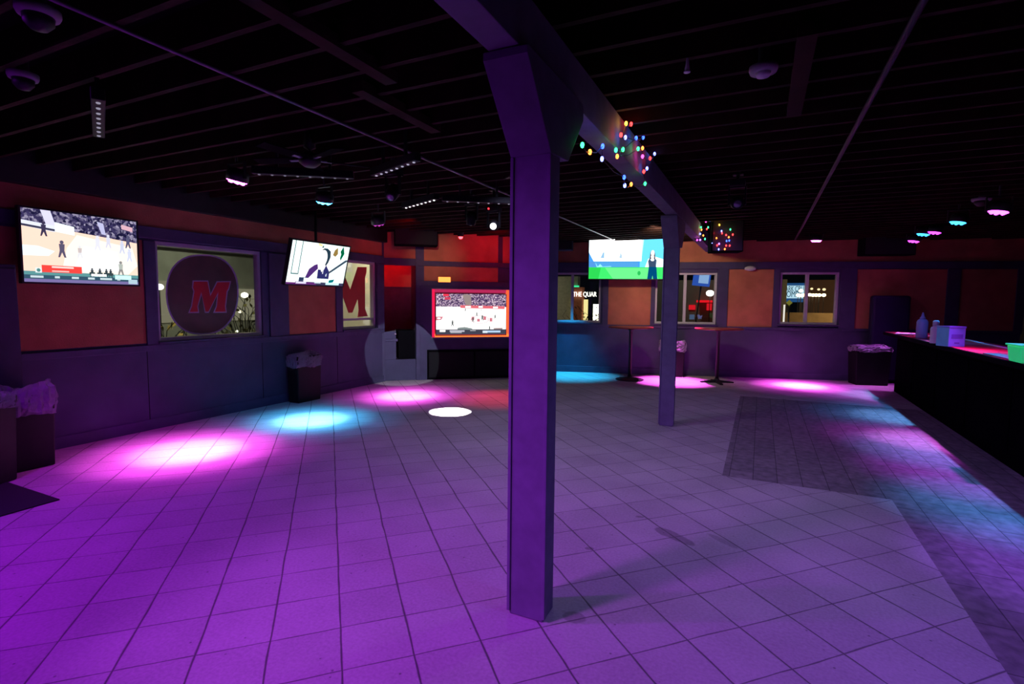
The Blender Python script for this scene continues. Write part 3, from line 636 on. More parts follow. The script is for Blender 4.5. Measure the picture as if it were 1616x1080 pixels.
# ------------------------------------------------------------------ bins and liners
def bin_(loc, rot, L, Wd, H, label, liner_label, skirt, seed, puff=.08):
    t = empty('trash_bin', label, 'trash bin', loc, (0, 0, rot), 'black slim trash bins')
    mb = MB(); a, b = L/2, Wd/2
    mb.taper(0, 0, 0, H-.06, a*.9, b*.86, a*.98, b*.98)
    mb.build('bin_body', BIN, t, bevel=.015)
    mb = MB().taper(0, 0, H-.065, H, a, b, a*1.01, b*1.01); mb.build('bin_rim', BIN, t, bevel=.01)
    # liner: crumpled skirt folded over the rim
    rnd = random.Random(seed); lb = MB(); n = 72; rows = []
    prof = [(.004, -skirt), (.012, -skirt*.85), (.014, -skirt*.66), (.016, -skirt*.48), (.016, -skirt*.3), (.014, -.03), (.004, .012), (-.012, puff*.35), (-.02, puff*.7), (-.04, puff*.55), (-.055, 0), (-.06, -.08)]
    ph = [rnd.uniform(0, 6.28) for _ in range(6)]; col_j = [rnd.gauss(0, .002) for _ in range(n)]
    for i, (o, z) in enumerate(prof):
        ring = []
        for k in range(n):
            th = 2*PI*k/n; c, s_ = math.cos(th), math.sin(th); q = 7.
            rr = (abs(c)**q+abs(s_)**q)**(-1/q)
            wob = .006*math.sin(5*th+ph[0]+i*.8)+col_j[k]*(1+(i % 3)*.4)+rnd.gauss(0, .0045)
            zz = z+(.012 if i == 0 else .008)*math.sin(4*th+ph[3])+rnd.gauss(0, .004 if i < 6 else .002)+(puff*.5*math.sin(2*th+ph[5])+rnd.gauss(0, .003) if 6 <= i <= 9 else 0)
            x = (a*1.02+o+wob)*rr*c; y = (b*1.02+o+wob)*rr*s_
            ring.append((x, y, H+zz))
        rows.append(ring)
    vs = [v for r in rows for v in r]; fs = [(i*n+k, i*n+(k+1) % n, (i+1)*n+(k+1) % n, (i+1)*n+k) for i in range(len(prof)-1) for k in range(n)]
    lb.add(vs, fs, 0, False); l = lb.build('bin_liner', FILM, None); l.location = loc; l.rotation_euler = (0, 0, rot)
    tag(l, liner_label, 'trash bag', 'clear bags in the bins')
    return t
bin_((-6.28, 2.33, 0), PI/2, .50, .27, .72, 'black slim bin standing close to the left wall behind another bin', 'crumpled clear bag puffed high over the bin nearest the left wall corner', .2, 1, .11)
bin_((-5.96, 1.93, 0), math.radians(118), .52, .27, .76, 'black slim bin in front of another, beside the floor mat', 'clear bag folded over the bin beside the floor mat', .1, 2, .05)
bin_((-6.585, 6.03, 0), PI/2, .50, .25, .74, 'black slim bin against the left wall under the tilted television', 'clear bag with a loose tip over the bin under the tilted television', .18, 3, .05)
ang = math.atan2(BD.y, BD.x)
p = BW.P(BW.px(1060, 590, .25)[0], .2, 0); bin_(p, ang, .52, .27, .76, 'black slim bin at the far wall half hidden by the second column', 'clear bag over the bin half hidden by the second column', .2, 4, .05)
p = BW.P(BW.px(1369, 600, .45)[0], .46, 0); bin_(p, ang, .66, .40, .78, 'wide black bin between the far wall and the bar end', 'purple lit bag over the wide bin at the bar end', .1, 5, .03)

# floor mat
m_ = MB(); m_.box((-6.0, .9, .001), (-5.04, 2.1, .012)); tag(m_.build('floor_mat', pmat('black_rubber', (.01, .009, .012), .85, bump=.5, bscale=150), bevel=.004), 'flat black rubber mat on the floor in front of the bins', 'mat')
# tall dark cabinet at the left edge
tc_ = empty('storage_cabinet', 'tall dark cabinet against the left wall beside the basketball television', 'cabinet', (-6.625, 2.05, 0))
cab_z = atX(41, 419, -6.55).z
MB().box((-.108, -.45, 0), (.09, .44, cab_z-.0)).build('cabinet_body', pmat('navy_paint', (.035, .03, .07), .6, noise=.2, nscale=6), tc_, bevel=.006)
MB().box((.09, -.43, .1), (.102, -.01, cab_z-.04)).build('cabinet_door', MATS['navy_paint'], tc_, bevel=.003)
MB().box((.09, .01, .1), (.102, .43, cab_z-.04)).build('cabinet_door', MATS['navy_paint'], tc_, bevel=.003)

# ------------------------------------------------------------------ tables
RTOP = pmat('red_lacquer_top', (.32, .05, .04), .3, noise=.25, nscale=5)
def table(loc, z, r, label, cross):
    t = empty('bar_table', label, 'table', loc)
    MB().lathe([(r-.01, z-.03), (r, z-.024), (r, z-.004), (r-.006, z)], 48).build('table_top', RTOP, t)
    MB().lathe([(.035, .03), (.035, z-.09), (.045, z-.08), (.09, z-.032)], 20).build('pedestal', BLACK, t)
    if not cross: MB().lathe([(.29, 0), (.295, .012), (.27, .022), (.12, .04), (.055, .06), (.04, .08)], 40).build('table_base', BLACK, t)
    else:
        mb = MB().lathe([(.06, 0), (.06, .05), (.04, .09)], 20)
        for k in range(4):
            a = k*PI/2+.35; M = Matrix.Rotation(a, 4, 'Z')
            mb.add([M @ Vector(v) for v in ((.03, -.035, 0), (.33, -.03, 0), (.33, .03, 0), (.03, .035, 0), (.03, -.035, .055), (.33, -.03, .022), (.33, .03, .022), (.03, .035, .055))], [(3, 2, 1, 0), (4, 5, 6, 7), (0, 1, 5, 4), (1, 2, 6, 5), (2, 3, 7, 6), (3, 0, 4, 7)])
        mb.build('table_base', BLACK, t)
p = atz(993.5, 599.5); tz = atY(993.5, 515.8, p.y).z
table(p, tz, .46, 'tall round bar table on a disc foot under the hanging television', False)
p = atz(1131, 604); tz2 = atY(1131, 518, p.y).z
table(p, tz2, .47, 'tall round bar table on a four-armed foot right of the second column', True)

# ------------------------------------------------------------------ bar
BARX, BTX, BTZ = 2.34, 2.13, 1.12
BYE = atX(1409, 618, BARX).y
YE = 11.9
bar = empty('bar_counter', 'long black bar counter with a glossy red top along the right side', 'bar counter', (2.6, 6.0, 0))
at_world(MB().box((BARX, .4, 0), (BARX+.55, YE, BTZ-.06)).build('bar_body', pmat('bar_black', (.003, .0025, .004), .8, noise=.3, nscale=5, bump=.1, spec=.0), bar), bar)
for k in range(9):
    y = .6+k*1.26
    at_world(MB().box((BARX-.012, y, .12), (BARX, y+1.16, BTZ-.14)).build('front_panel', MATS['bar_black'], bar, bevel=.005), bar)
at_world(MB().box((BTX, .4, BTZ-.06), (BTX+.78, YE+.1, BTZ-.002)).build('counter_slab', BLACKM, bar, bevel=.006), bar)
at_world(MB().box((BTX+.02, .42, BTZ-.002), (BTX+.76, YE+.08, BTZ)).build('counter_top', pmat('red_bar_top', (.62, .02, .05), .3, noise=.1, nscale=8), bar), bar)
def on_bar(px, py): return atz(px, py, BTZ)
# mat, bottles, boxes
p = on_bar(1578, 562)
def bottle(px, pyb, h, r, label, col, sq, em_=None):
    p = on_bar(px, pyb); t = empty('bottle', label, 'bottle', (p.x, p.y, BTZ))
    MB().lathe([(r*.9, 0), (r, .01), (r, h*.62), (r*.85, h*.7), (r*.45, h*.76)], 24).build('bottle_body', col, t)
    if sq: MB().lathe([(r*.5, h*.74), (r*.5, h*.8), (r*.3, h*.84), (r*.12, h)], 16).build('nozzle', col, t)
    else: MB().lathe([(r*.5, h*.74), (r*.62, h*.78), (r*.6, h*.96), (r*.4, h)], 16).build('cap', WHITEP, t)
    return p
VIO = pmat('violet_glass', (.45, .4, .75), .15, spec=.6); PNK = pmat('white_plastic', (.85, .8, .84), .35)
pb = on_bar(1454, 533)
def hpx(px, y0, y1, p): return atY(px, y0, p.y).z-BTZ
p_ = on_bar(1454, 534); bottle(1454, 534, .40, .075, 'tall clear violet bottle at the far end of the red bar top', VIO, True)
bottle(1475, 542, .31, .058, 'short white bottle with cap between the violet bottle and the blue box', PNK, False)
p_ = on_bar(1499, 546.5)
nb = empty('napkin_box', 'light blue square box on the bar beside the white bottle', 'box', (p_.x, p_.y, BTZ), (0, 0, math.radians(24)))
hb = .25
MB().box((-.10, -.1, 0), (.10, .1, hb)).build('box_body', pmat('blue_card', (.2, .85, .95), .5, noise=.06), nb, bevel=.004)
MB().box((-.07, -.1015, hb*.42), (.07, -.1, hb*.62)).box((-.03, -.1015, hb*.15), (.03, -.1, hb*.22)).build('printed_band', pmat('blue_print', (.12, .35, .6), .5), nb)
MB().box((-.104, -.104, hb-.02), (.104, .104, hb+.004)).build('box_lid', pmat('blue_lid', (.2, .5, .75), .5), nb, bevel=.003)
p_ = on_bar(1612, 572)
gb = empty('plastic_tub', 'bright green plastic box on the bar at the right edge', 'box', (p_.x+.06, p_.y, BTZ))
GRN = pmat('glowing_green_plastic', (.03, .75, .22), .3, emit=(.02, .9, .25), estr=.35)  # glow put into the plastic, the tub is no lamp
mb = MB().taper(0, 0, 0, .15, .11, .13, .125, .145); mb.build('tub_body', GRN, gb, bevel=.01)
MB().box((-.135, -.155, .15), (.135, .155, .165)).build('tub_lid', GRN, gb, bevel=.004)
p_ = on_bar(1431, 529)
bag = MB()
for k in range(5): bag.sphere((p_.x+random.uniform(-.12, .12), p_.y+random.uniform(-.15, .15), BTZ+.022), .035, 10, 0, (1.8, 2.2, .6))
tag(bag.build('bar_towel', pmat('white_cloth', (.8, .75, .8), .9, bump=.5)), 'small crumpled white towel at the far end of the bar top', 'towel')
pts = [on_bar(*q)+Vector((0, 0, .012)) for q in ((1462, 531), (1485, 534), (1514, 537), (1530, 539), (1560, 546), (1597, 553))]
tag(MB().tube(pts, .012).build('cable', pmat('white_cable', (.8, .85, .9), .4)), 'white cable lying along the back of the red bar top', 'cable')
p_ = on_bar(1575, 565)
tag(MB().box((BTX+.03, p_.y-.5, BTZ+.001), (BTX+.17, p_.y+.45, BTZ+.012)).build('bar_mat', pmat('grey_rubber', (.12, .1, .1), .8, bump=.4, bscale=120), bevel=.003), 'narrow grey rubber mat along the bar edge by the green box', 'mat')
# dark case behind the bar end
u0, z0 = BW.px(1371, 523, .12); u1, z1 = BW.px(1435, 467, .12)
dc = empty('equipment_case', 'big dark navy case standing before the orange wall panel behind the bar', 'case', BW.P((u0+u1)/2, .14, 0), (0, 0, ang))
hw = (u1-u0)/2
MB().box((-hw, -.09, .05), (hw, .09, z1)).build('case_body', pmat('navy_case', (.008, .006, .04), .7, noise=.2, nscale=4), dc, bevel=.05)
for sx in (-1, 1): MB().box((sx*hw*.8-.04, -.08, 0), (sx*hw*.8+.04, .08, .055)).build('case_foot', BLACK, dc)

# ------------------------------------------------------------------ ceiling gear
JZ = ZC-.19
def aim(o, target):
    d = Vector(target)-o.location; o.rotation_euler = d.to_track_quat('-Z', 'Y').to_euler()
def par(loc, target, col, label, group, power, size=38, blend=1., glow=14, rad=.04, drop=None, r=.10):
    t = empty('stage_light', label, 'stage light', loc, group=group)
    d = (Vector(target)-Vector(loc)).normalized(); q = (-d).to_track_quat('Z', 'Y').to_matrix().to_4x4()
    MB().lathe([(r, -.01), (r, .07), (r*.75, .10), (r*.3, .11)], 24, q).build('lamp_body', PLASTIC, t)
    lm = emat('lens_'+'%.2f_%.2f_%.2f_%.0f' % (*col, glow), col, glow)
    mb = MB().lathe([(r*.9, -.016), (r*.9, -.008)], 24, q)
    for k in range(7):
        a = k*PI/3; rr = 0 if k == 6 else r*.58
        mb.sphere(q @ Vector((rr*math.cos(a), rr*math.sin(a), -.018)), r*.22, 8)
    mb.build('lens', lm, t)
    zt = ZC-loc[2]
    mb = MB(); mb.box((-r-.02, -.015, 0), (-r-.008, .015, .15)).box((r+.008, -.015, 0), (r+.02, .015, .15)).box((-r-.02, -.015, .15), (r+.02, .015, .162)).cyl((0, 0, .16), (0, 0, max(.17, zt)), .012)
    mb.build('yoke', PLASTIC, t)
    hot = tuple(c+(1-c)*.16 for c in col); deep = tuple(c*k for c, k in zip(col, (.8, .35, 1) if col[0] > .3 else (.6, .75, 1)))
    spot('lamp', t.location+d*.03, target, hot, power*.95, size*.7, blend, rad, t)
    spot('lamp', t.location+d*.03, target, col, power*.36, size*1.15, blend, rad, t)
    spot('lamp', t.location+d*.03, target, deep, power*.075, size*1.8, blend, rad, t)
    return t
def spot(name, loc, target, col, power, size, blend=1., rad=.05, parent=None):
    l = bpy.data.lights.new(name, 'SPOT'); l.energy = power; l.color = col; l.spot_size = math.radians(size); l.spot_blend = blend; l.shadow_soft_size = rad
    o = bpy.data.objects.new(name, l); C.objects.link(o); o.location = loc; aim(o, target)
    if parent: o.parent = parent; o.matrix_parent_inverse = Matrix.Translation(-Vector(parent.location))
    return o
MAG, CYA = (1, .10, .92), (.05, .50, 1)
ZP = 2.78
gL = 'stage lights over the left side'
pL = [atz(374, 284, ZP), atz(512, 317, ZP)]
par(pL[0], atz(300, 713), MAG, 'bright magenta stage light hanging before the left wall, lighting the nearer pink pool', gL, 4200, 36)
par(pL[1], atz(492, 663), CYA, 'bright cyan stage light hanging before the left wall, lighting the blue pool', gL, 3600, 32)
p3 = atz(597, 352, 2.75); par((p3.x, p3.y, 2.75), atz(642, 625), MAG, 'dim stage light near the corner speaker, lighting the farther pink pool', gL, 3800, 33, glow=.6)
p7 = atz(1286, 380, 2.88); par((p7.x, p7.y-.3, 2.86), atz(1262, 609), MAG, 'magenta stage light in front of the far wall beside the bar window', 'stage lights at the far wall', 4200, 34)
p6 = Vector((-1.6, 11.3, 2.9)); spot('wash_or_fill_spot', p6, atz(1062, 602), MAG, 4200, 36)
p5 = Vector((-3.95, 11.0, 2.8)); spot('wash_or_fill_spot', p5, atz(898, 592), (.02, .5, 1), 4200, 48)
# lights above the bar
BMAG, BCYA = (.78, .05, 1), (.03, .36, 1)
bl_ = [((1576, 333), BMAG, 10, 'magenta stage light above the bar nearest the camera'), ((1512, 350), BCYA, 6, 'cyan stage light above the bar, single one right of the cluster'), ((1475, 366), BMAG, 4, 'magenta stage light above the bar, upper right of the cluster of three'), ((1457, 369), BCYA, 5, 'cyan stage light above the bar in the cluster of three'), ((1442, 380), BMAG, 4, 'magenta stage light above the bar, lower left of the cluster of three')]
BLX = 2.5
ys = []
for (px, py), col, gl, lb in bl_:
    
    zb_ = 2.70 if px > 1550 else 2.78 if px > 1500 else 2.86
    y = atz(px, py, zb_); x = y.x; yy = min(y.y, 12.9)
    par((x, yy, zb_), (x-.5, yy, 0), col, lb, 'stage lights above the bar', 1050 if px > 1500 else 420, 42, glow=gl, rad=.03)
for i, (y, col) in enumerate(((7.2, BCYA), (6.3, (.5, .07, 1)), (5.3, BCYA), (4.2, (.3, .08, 1)))):
    spot('bar_lamp', (2.5, y, 2.86), (2.0, y, 0), col, 620, 42, 1., .03)
# moving heads
def moving_head(loc, target, label, lens, led=True, sc=.68):
    t = empty('moving_head_light', label, 'stage light', loc)
    k = sc
    d = (Vector(target)-Vector(loc)).normalized(); q = d.to_track_quat('Z', 'Y').to_matrix().to_4x4()
    z1 = ZC-loc[2]
    MB().cyl((0, 0, JZ-loc[2]), (0, 0, z1), .02).build('hanger', PLASTIC, t); z1 = JZ-loc[2]
    zb = min(z1, .30*k+.02)
    MB().cyl((0, 0, zb-.01), (0, 0, z1), .016).box((-.05, -.05, z1-.012), (.05, .05, z1)).build('clamp', GEAR, t)
    MB().box((-.11*k, -.11*k, zb-.09*k), (.11*k, .11*k, zb)).build('base', GEAR, t, bevel=.006)
    MB().box((-.13*k, -.03*k, -.04*k), (-.105*k, .03*k, zb-.09*k)).box((.105*k, -.03*k, -.04*k), (.13*k, .03*k, zb-.09*k)).box((-.13*k, -.03*k, zb-.11*k), (.13*k, .03*k, zb-.09*k)).build('yoke', GEAR, t, bevel=.004)
    MB().lathe([(.05*k, -.12*k), (.09*k, -.09*k), (.1*k, .0), (.085*k, .1*k), (.075*k, .12*k)], 24, q).build('head', GEAR, t)
    MB().lathe([(.062*k, .118*k), (.045*k, .126*k), (.01*k, .13*k)], 24, q).build('lens', lens, t)
    if led: MB().sphere((-.03, -.112*k, zb-.05*k), .011, 8).build('status_led', emat('red_led', (1, .02, .03), 6), t)
    return t
m1 = atz(620, 304, 2.7); wt = Vector((-6.45, 8.35, .52))
moving_head(m1, (-3.0, 2.2, .6), 'black moving head light with a dull grey lens below the violet led bar', CHROME)
spot('gobo_lamp', m1+(wt-m1).normalized()*.2, wt, (.78, .86, 1), 760, 15.5, .03, .01)
m2 = atz(779, 356, 2.55)
moving_head(m2, (-.9, 1.0, 1.2), 'moving head light with a bright white lens beside the column', emat('white_lens', (1, 1, 1), 3))
m4 = atz(744, 345, 2.68); gt = atz(711, 650.5)
moving_head(m4, gt, 'moving head light left of the white lensed one, throwing the white disc on the floor', emat('pale_lens', (1, .9, .95), .6), False)
spot('gobo_lamp', m4+(gt-m4).normalized()*.14, gt, (1, .97, 1), 3400, 13.0, .04, .008)
m3 = atz(1163, 320, 2.68); moving_head(m3, (0.2, 2, 1.2), 'dark moving head light with a ring shaped lens near the second column', CHROME, False)
# red spot near the niche
r0 = DW.P(DW.px(727, 374, .35)[0], .35, DW.px(727, 374, .35)[1])
t = empty('red_spotlight', 'small glowing red lamp hanging above the niche television', 'stage light', r0)
MB().lathe([(.05, .0), (.06, .03), (.06, .14), (.03, .16)], 20).cyl((0, 0, .15), (0, 0, ZC-r0.z), .01).build('lamp_body', PLASTIC, t)
MB().sphere((0, 0, .0), .045, 12).build('lens', emat('red_lens', (1, .03, .04), 12), t)
spot('red_lamp', DW.P(DW.L*.66, 1.1, 2.9), DW.P(DW.L*.62, 0, 2.55), (1, .0, .02), 26, 100)
spot('red_lamp', (-4.5, 8.5, 2.9), atz(785, 628), (1, .03, .12), 420, 36)
spot('wall_fill_spot', (-4.3, 6.2, 2.9), DW.P(.38, 0, 2.45), (1, .75, .6), 95, 26, 1.)  # added warm spot, brightens the left part of the diagonal wall
spot('alcove_lamp', AW.P(.35, -.35, 2.9), AW.P(.2, -.9, 2.2), (1, .0, .0), 30, 100)
spot('wall_fill_spot', (-5.2, 7.0, 2.9), AW.P(.1, 0, 2.7), (1, .02, .0), 22, 70)
# LED bars
def led_bar(a, b, label, glow, n=8, col=(.8, .75, 1)):
    a, b = Vector(a), Vector(b); c = (a+b)/2; L = (b-a).length; t = empty('led_bar', label, 'led bar', c, group='led bars under the joists')
    d = (b-a).normalized(); s = d.cross(Vector((0, 0, 1))).normalized(); upv = s.cross(d)
    M = frame_M((0, 0, 0), d, s, upv)
    MB().box((-L/2-.06, -.035, 0), (L/2+.06, .035, .07), 0, M).build('housing', GEAR, t, bevel=.006)
    for k in range(n):
        x = -L/2+L*k/(n-1)
        MB().sphere((0, 0, 0), .013, 8, 0, (1, 1, .6)).build('led', emat('led_%.1f' % glow, col, glow), t).location = M @ Vector((x, 0, -.002))
    for x in (-L*.3, L*.3): MB().box((x-.012, -.012, .07), (x+.012, .012, ZC-c.z), 0, M).build('hanger', PLASTIC, t)
zl = 2.78
led_bar(atz(155, 162, zl), atz(156, 214, zl), 'led bar of eight dots pointing towards the viewer, upper left corner', .35)
led_bar(atz(409, 275, zl), atz(548, 282, zl), 'led bar of dim dots under the ceiling fan', .22)
led_bar(atz(594, 277, zl), atz(653, 256, zl), 'led bar of violet dots slanting up beside the ceiling fan', .5)
led_bar(atz(641, 328, zl), atz(685, 316, zl), 'led bar with the brightest white dots', 2.2, col=(1, 1, 1))
led_bar(atz(706, 318, zl), atz(803, 322, zl), 'led bar of pink dots ending behind the foreground column', .3, n=7, col=(1, .6, .8))
# ceiling fan
fc = atz(489, 252, 2.84); fan = empty('ceiling_fan', 'dark ceiling fan with pale blade edges hanging over the left floor', 'ceiling fan', fc)
MB().lathe([(.03, ZC-fc.z), (.05, JZ-fc.z-.03), (.015, JZ-fc.z-.05), (.015, .06), (.06, .05), (.09, .02), (.09, -.03), (.05, -.06), (.02, -.065)], 24).build('motor', PLASTIC, fan)
for k in range(5):
    a = math.radians(-18)+k*2*PI/5; M = Matrix.Rotation(a, 4, 'Z') @ Matrix.Rotation(math.radians(10), 4, 'X')
    MB().box((.14, -.055, -.006), (.5, .055, .004), 0, M).build('blade', BLACKM, fan, bevel=.003)
    MB().box((.08, -.015, -.01), (.18, .015, .002), 0, M).build('blade_arm', GRAYM, fan)
# conduits
cm = pmat('grey_conduit', (.22, .21, .22), .4, metal=.5, noise=.1)
tag(MB().tube([(-2.9, y, JZ-.012) for y in (-.5, 3, 6, 9, 11.2)], .011).build('conduit', cm), 'thin pale conduit running along the joists left of the columns', 'conduit')
tag(MB().tube([(.575, y, JZ-.026) for y in (1, 4, 8, 12.2)], .018).build('conduit', pmat('dark_conduit', (.03, .025, .04), .5, metal=.3)), 'dark pipe running along the joists between the beam and the bar', 'conduit')
# dome cameras
def dome(px, py, label, grp='dome cameras on the joists', dome_=True, r=.075):
    p = atz(px, py, JZ); t = empty('dome_camera' if dome_ else 'smoke_detector', label, 'camera' if dome_ else 'smoke detector', (p.x, p.y, JZ), group=grp if dome_ else None)
    MB().lathe([(r*.92, -.035), (r, -.02), (r, 0), (.03, 0), (.03, .19)], 28).build('mount_plate' if dome_ else 'detector_plate', pmat('dusty_plastic', (.3, .28, .3), .6, noise=.1), t)
    MB().lathe([(r*.05, -.1), (r*.4, -.092), (r*.68, -.065), (r*.72, -.035)] if dome_ else [(r*.05, -.06), (r*.45, -.056), (r*.55, -.035)], 24).build('dome' if dome_ else 'sensor_cap', PLASTIC if dome_ else WHITEP, t)
dome(60, 14, 'dome camera in the topmost left corner of the ceiling', r=.085); dome(36, 116, 'dome camera just below the corner one on the left ceiling', r=.075); dome(1549, 313, 'dome camera on the ceiling over the bar', r=.10)
dome(1205, 105, 'round white smoke detector on the right half of the ceiling', dome_=False, r=.075)
p = atz(1085, 92, JZ); t = empty('sprinkler_head', 'small white sprinkler head on the ceiling right of the column', 'sprinkler', (p.x, p.y, JZ))
MB().lathe([(.006, -.07), (.014, -.06), (.009, -.03), (.006, 0), (.006, .19)], 12).build('sprinkler_body', WHITEP, t)
MB().lathe([(.018, -.075), (.018, -.07)], 12).build('deflector', WHITEP, t); t.location.z = JZ
# speakers
def speaker(loc, rz, sx, sy, sz, label, tilt=0., mat=None):
    t = empty('speaker', label, 'speaker', loc, (tilt, 0, rz))
    MB().box((-sx/2, -sy/2, -sz/2), (sx/2, sy/2, sz/2)).build('speaker_body', mat or BLACKM, t, bevel=.012)
    MB().box((-sx/2+.02, -sy/2-.012, -sz/2+.02), (sx/2-.02, -sy/2, sz/2-.02)).build('grille', pmat('grille_cloth2', (.008, .008, .01), .9, bump=.4, bscale=200), t)
    MB().box((-.05, .0, sz/2), (.05, .03, sz/2+.3)).build('bracket', PLASTIC, t)
    return t
dang = math.atan2(DD.y, DD.x)
a_, b_ = onplane(622, 388, (-6.1, 8.5, 0), DW.n), onplane(690, 391, (-6.1, 8.5, 0), DW.n)
w_ = (b_-a_).length; c_ = (a_+b_)/2+Vector((0, 0, .29))
speaker(c_, dang, w_, .3, .56, 'big black speaker hung in the corner above the dark alcove')
u, z = BW.px(893, 381, .3); spk = speaker(BW.P(u, .3, z), ang, .32, .25, .42, 'speaker lit blue beside the hanging television on the far wall', 0, pmat('speaker_blue', (.05, .06, .09), .5))
u, z = BW.px(1401, 387, .25); speaker(BW.P(u, .2, z), ang, .95, .3, .42, 'wide black speaker high on the far wall right of the bar window')
p = atY(1145, 374, 9.4); speaker(p, ang, .5, .3, .52, 'dark speaker wrapped in coloured string lights right of the second column')
u, z = BW.px(1184, 424, .05); t = empty('wall_light', 'small oval wall light unlit above the orange panel on the far wall', 'wall light', BW.P(u, .06, z), (0, 0, ang))
MB().sphere((0, 0, 0), .11, 16, 0, (1.1, .6, .5)).build('light_cover', WHITEP, t); MB().box((-.1, .02, -.03), (.1, .062, .03)).build('light_base', WHITEP, t)

# string lights
SC = dict(y=(1, .5, .04), r=(1, .03, .03), o=(1, .2, .03), b=(.03, .09, 1), w=(.16, .2, 1), g=(.03, 1, .2), m=(1, .05, .6), p=(.45, .12, 1))
def string(label, bulbs, posf, s):
    pts = [posf(*b[:2]) for b in bulbs]; o = sum(pts, Vector())/len(pts)
    t = empty('string_lights', label, 'string lights', o, group='coloured string lights')
    lp = []
    for i, p in enumerate(pts):
        lp.append(p-o)
        if i < len(pts)-1:
            m = (p+pts[i+1])/2-o; m.z -= .02; lp.append(m)
    at = MB().tube(lp, .003, 5); at.build('wire', BLACK, t)
    for (x, y, c), p in zip(bulbs, pts):
        b = MB().sphere((0, 0, 0), .0115, 8, 0, (1, 1, 1.5)).build('bulb', emat('bulb_'+c, SC[c], s), t); b.location = p-o
        l = bpy.data.lights.new('bulb_glow', 'POINT')
        l.energy = .14; l.color = SC[c]; l.shadow_soft_size = .016
        lo = bpy.data.objects.new('bulb_glow', l); C.objects.link(lo); lo.parent = t; lo.location = p-o+Vector((0, -.025, 0))
    return t
rs = random.Random(3)
B1 = [(667, 1, 'g')]
string('string of coloured bulbs draped along the beam past the foreground column', [(919, 229, 'g'), (931, 240, 'o'), (951, 231, 'b'), (950, 251, 'w'), (985, 280, 'b'), (986, 293, 'w'), (996, 291, 'o'), (1018, 290, 'g'), (1016, 271, 'r'), (1021, 266, 'w'), (1033, 243, 'w'), (1026, 250, 'r'), (1014, 247, 'm'), (1014, 234, 'o'), (1007, 235, 'g'), (974, 247, 'o'), (983, 236, 'g'), (972, 237, 'g'), (1004, 218, 'b'), (1015, 217, 'b'), (987, 217, 'w'), (980, 213, 'r'), (988, 195, 'y'), (996, 196, 'r')],
       lambda x, y: atX(x, y, -.92), 7)
string('string of coloured bulbs wrapped around the dark speaker right of the second column',
       [(1080+x/14.4, 335+y/14.4, c) for x, y, c in ((120, 460, 'g'), (220, 430, 'r'), (210, 550, 'o'), (290, 635, 'm'), (360, 630, 'p'), (470, 610, 'g'), (430, 530, 'o'), (360, 495, 'w'), (390, 400, 'o'), (380, 345, 'g'), (510, 385, 'r'), (540, 345, 'g'), (490, 215, 'm'), (585, 190, 'w'), (795, 290, 'y'), (845, 430, 'w'), (855, 480, 'r'), (680, 480, 'r'), (730, 590, 'o'), (630, 705, 'w'), (745, 755, 'r'), (790, 720, 'p'), (780, 845, 'w'), (920, 840, 'o'), (1030, 760, 'r'), (950, 760, 'r'), (960, 655, 'b'), (1020, 645, 'b'), (1010, 570, 'o'), (950, 520, 'r'), (1100, 510, 'r'), (1045, 395, 'g'))],
       lambda x, y: atY(x, y, 9.2), 7)

# ------------------------------------------------------------------ outside
gr = MB().box((-60, -40, -.25), (60, 80, -.15)); 
# ground outside only (ring around the building)
gr = MB()
for a, b in (((-60, -20), (-7.4, 70)), ((-7.4, 15.2), (60, 70))): gr.box((a[0], a[1], -.2), (b[0], b[1], -.12))
struct(gr.build('ground_outside', pmat('asphalt', (.07, .065, .06), .9, noise=.3, nscale=2)), 'dark parking ground outside the windows')
def through(px, py, X=None, Y=None): return atX(px, py, X) if X is not None else atY(px, py, Y)
FAC = pmat('pale_facade', (.36, .36, .30), .9, noise=.2, nscale=1)
CREAM = pmat('cream_facade', (.75, .7, .52), .9, noise=.1, nscale=1)
def building(name, label, parts):
    t = empty(name, label, 'building', parts[0][1]); 
    for nm, a, b, m in parts: at_world(MB().box(a, b).build(nm, m, t), t)
    return t
building('building', 'pale grey building seen through the square left window', [('facade', (-18.4, 4, -.12), (-18, 15.5, 5.5), FAC), ('roof_edge', (-18.4, 4, 3.3), (-17.7, 15.5, 3.5), pmat('roof_edge', (.25, .25, .25), .8)), ('window', (-18, 9, .8), (-17.95, 11.5, 2.2), emat('dim_window', (.8, .75, .5), .25)), ('window', (-18, 12.2, .8), (-17.95, 14.2, 2.0), emat('dim_window', (.8, .75, .5), .25))])
building('building', 'cream building seen through the narrow window with the red letter', [('facade', (-18.4, 16, -.12), (-18, 26, 7), CREAM), ('window', (-18, 22.8, .3), (-17.9, 24.2, .9), emat('warm_window', (1, .6, .2), 1.4))])
spot('outside_fill_spot', (-13.5, 9.5, 4.6), (-18, 9.5, 1.4), (.95, 1, .75), 420, 130)  # unseen spots added here to light both facades
spot('outside_fill_spot', (-14.5, 21.5, 5), (-18, 21, 2.), (1, .93, .7), 800, 130)
def lamp(name, label, pos, r, col, s, grp=None, pole=True):
    t = empty(name, label, 'street lamp', (pos[0], pos[1], -.12), group=grp); h = pos[2]+.12
    if pole: MB().cyl((0, 0, 0), (0, 0, h), .014, 8).build('pole', BLACK, t)
    MB().sphere((0, 0, h), r, 12, 0, (1, 1, .8)).build('lamp_globe', emat('lampglobe_%.2f_%.2f_%.1f' % (col[0], col[2], s), col, s), t)
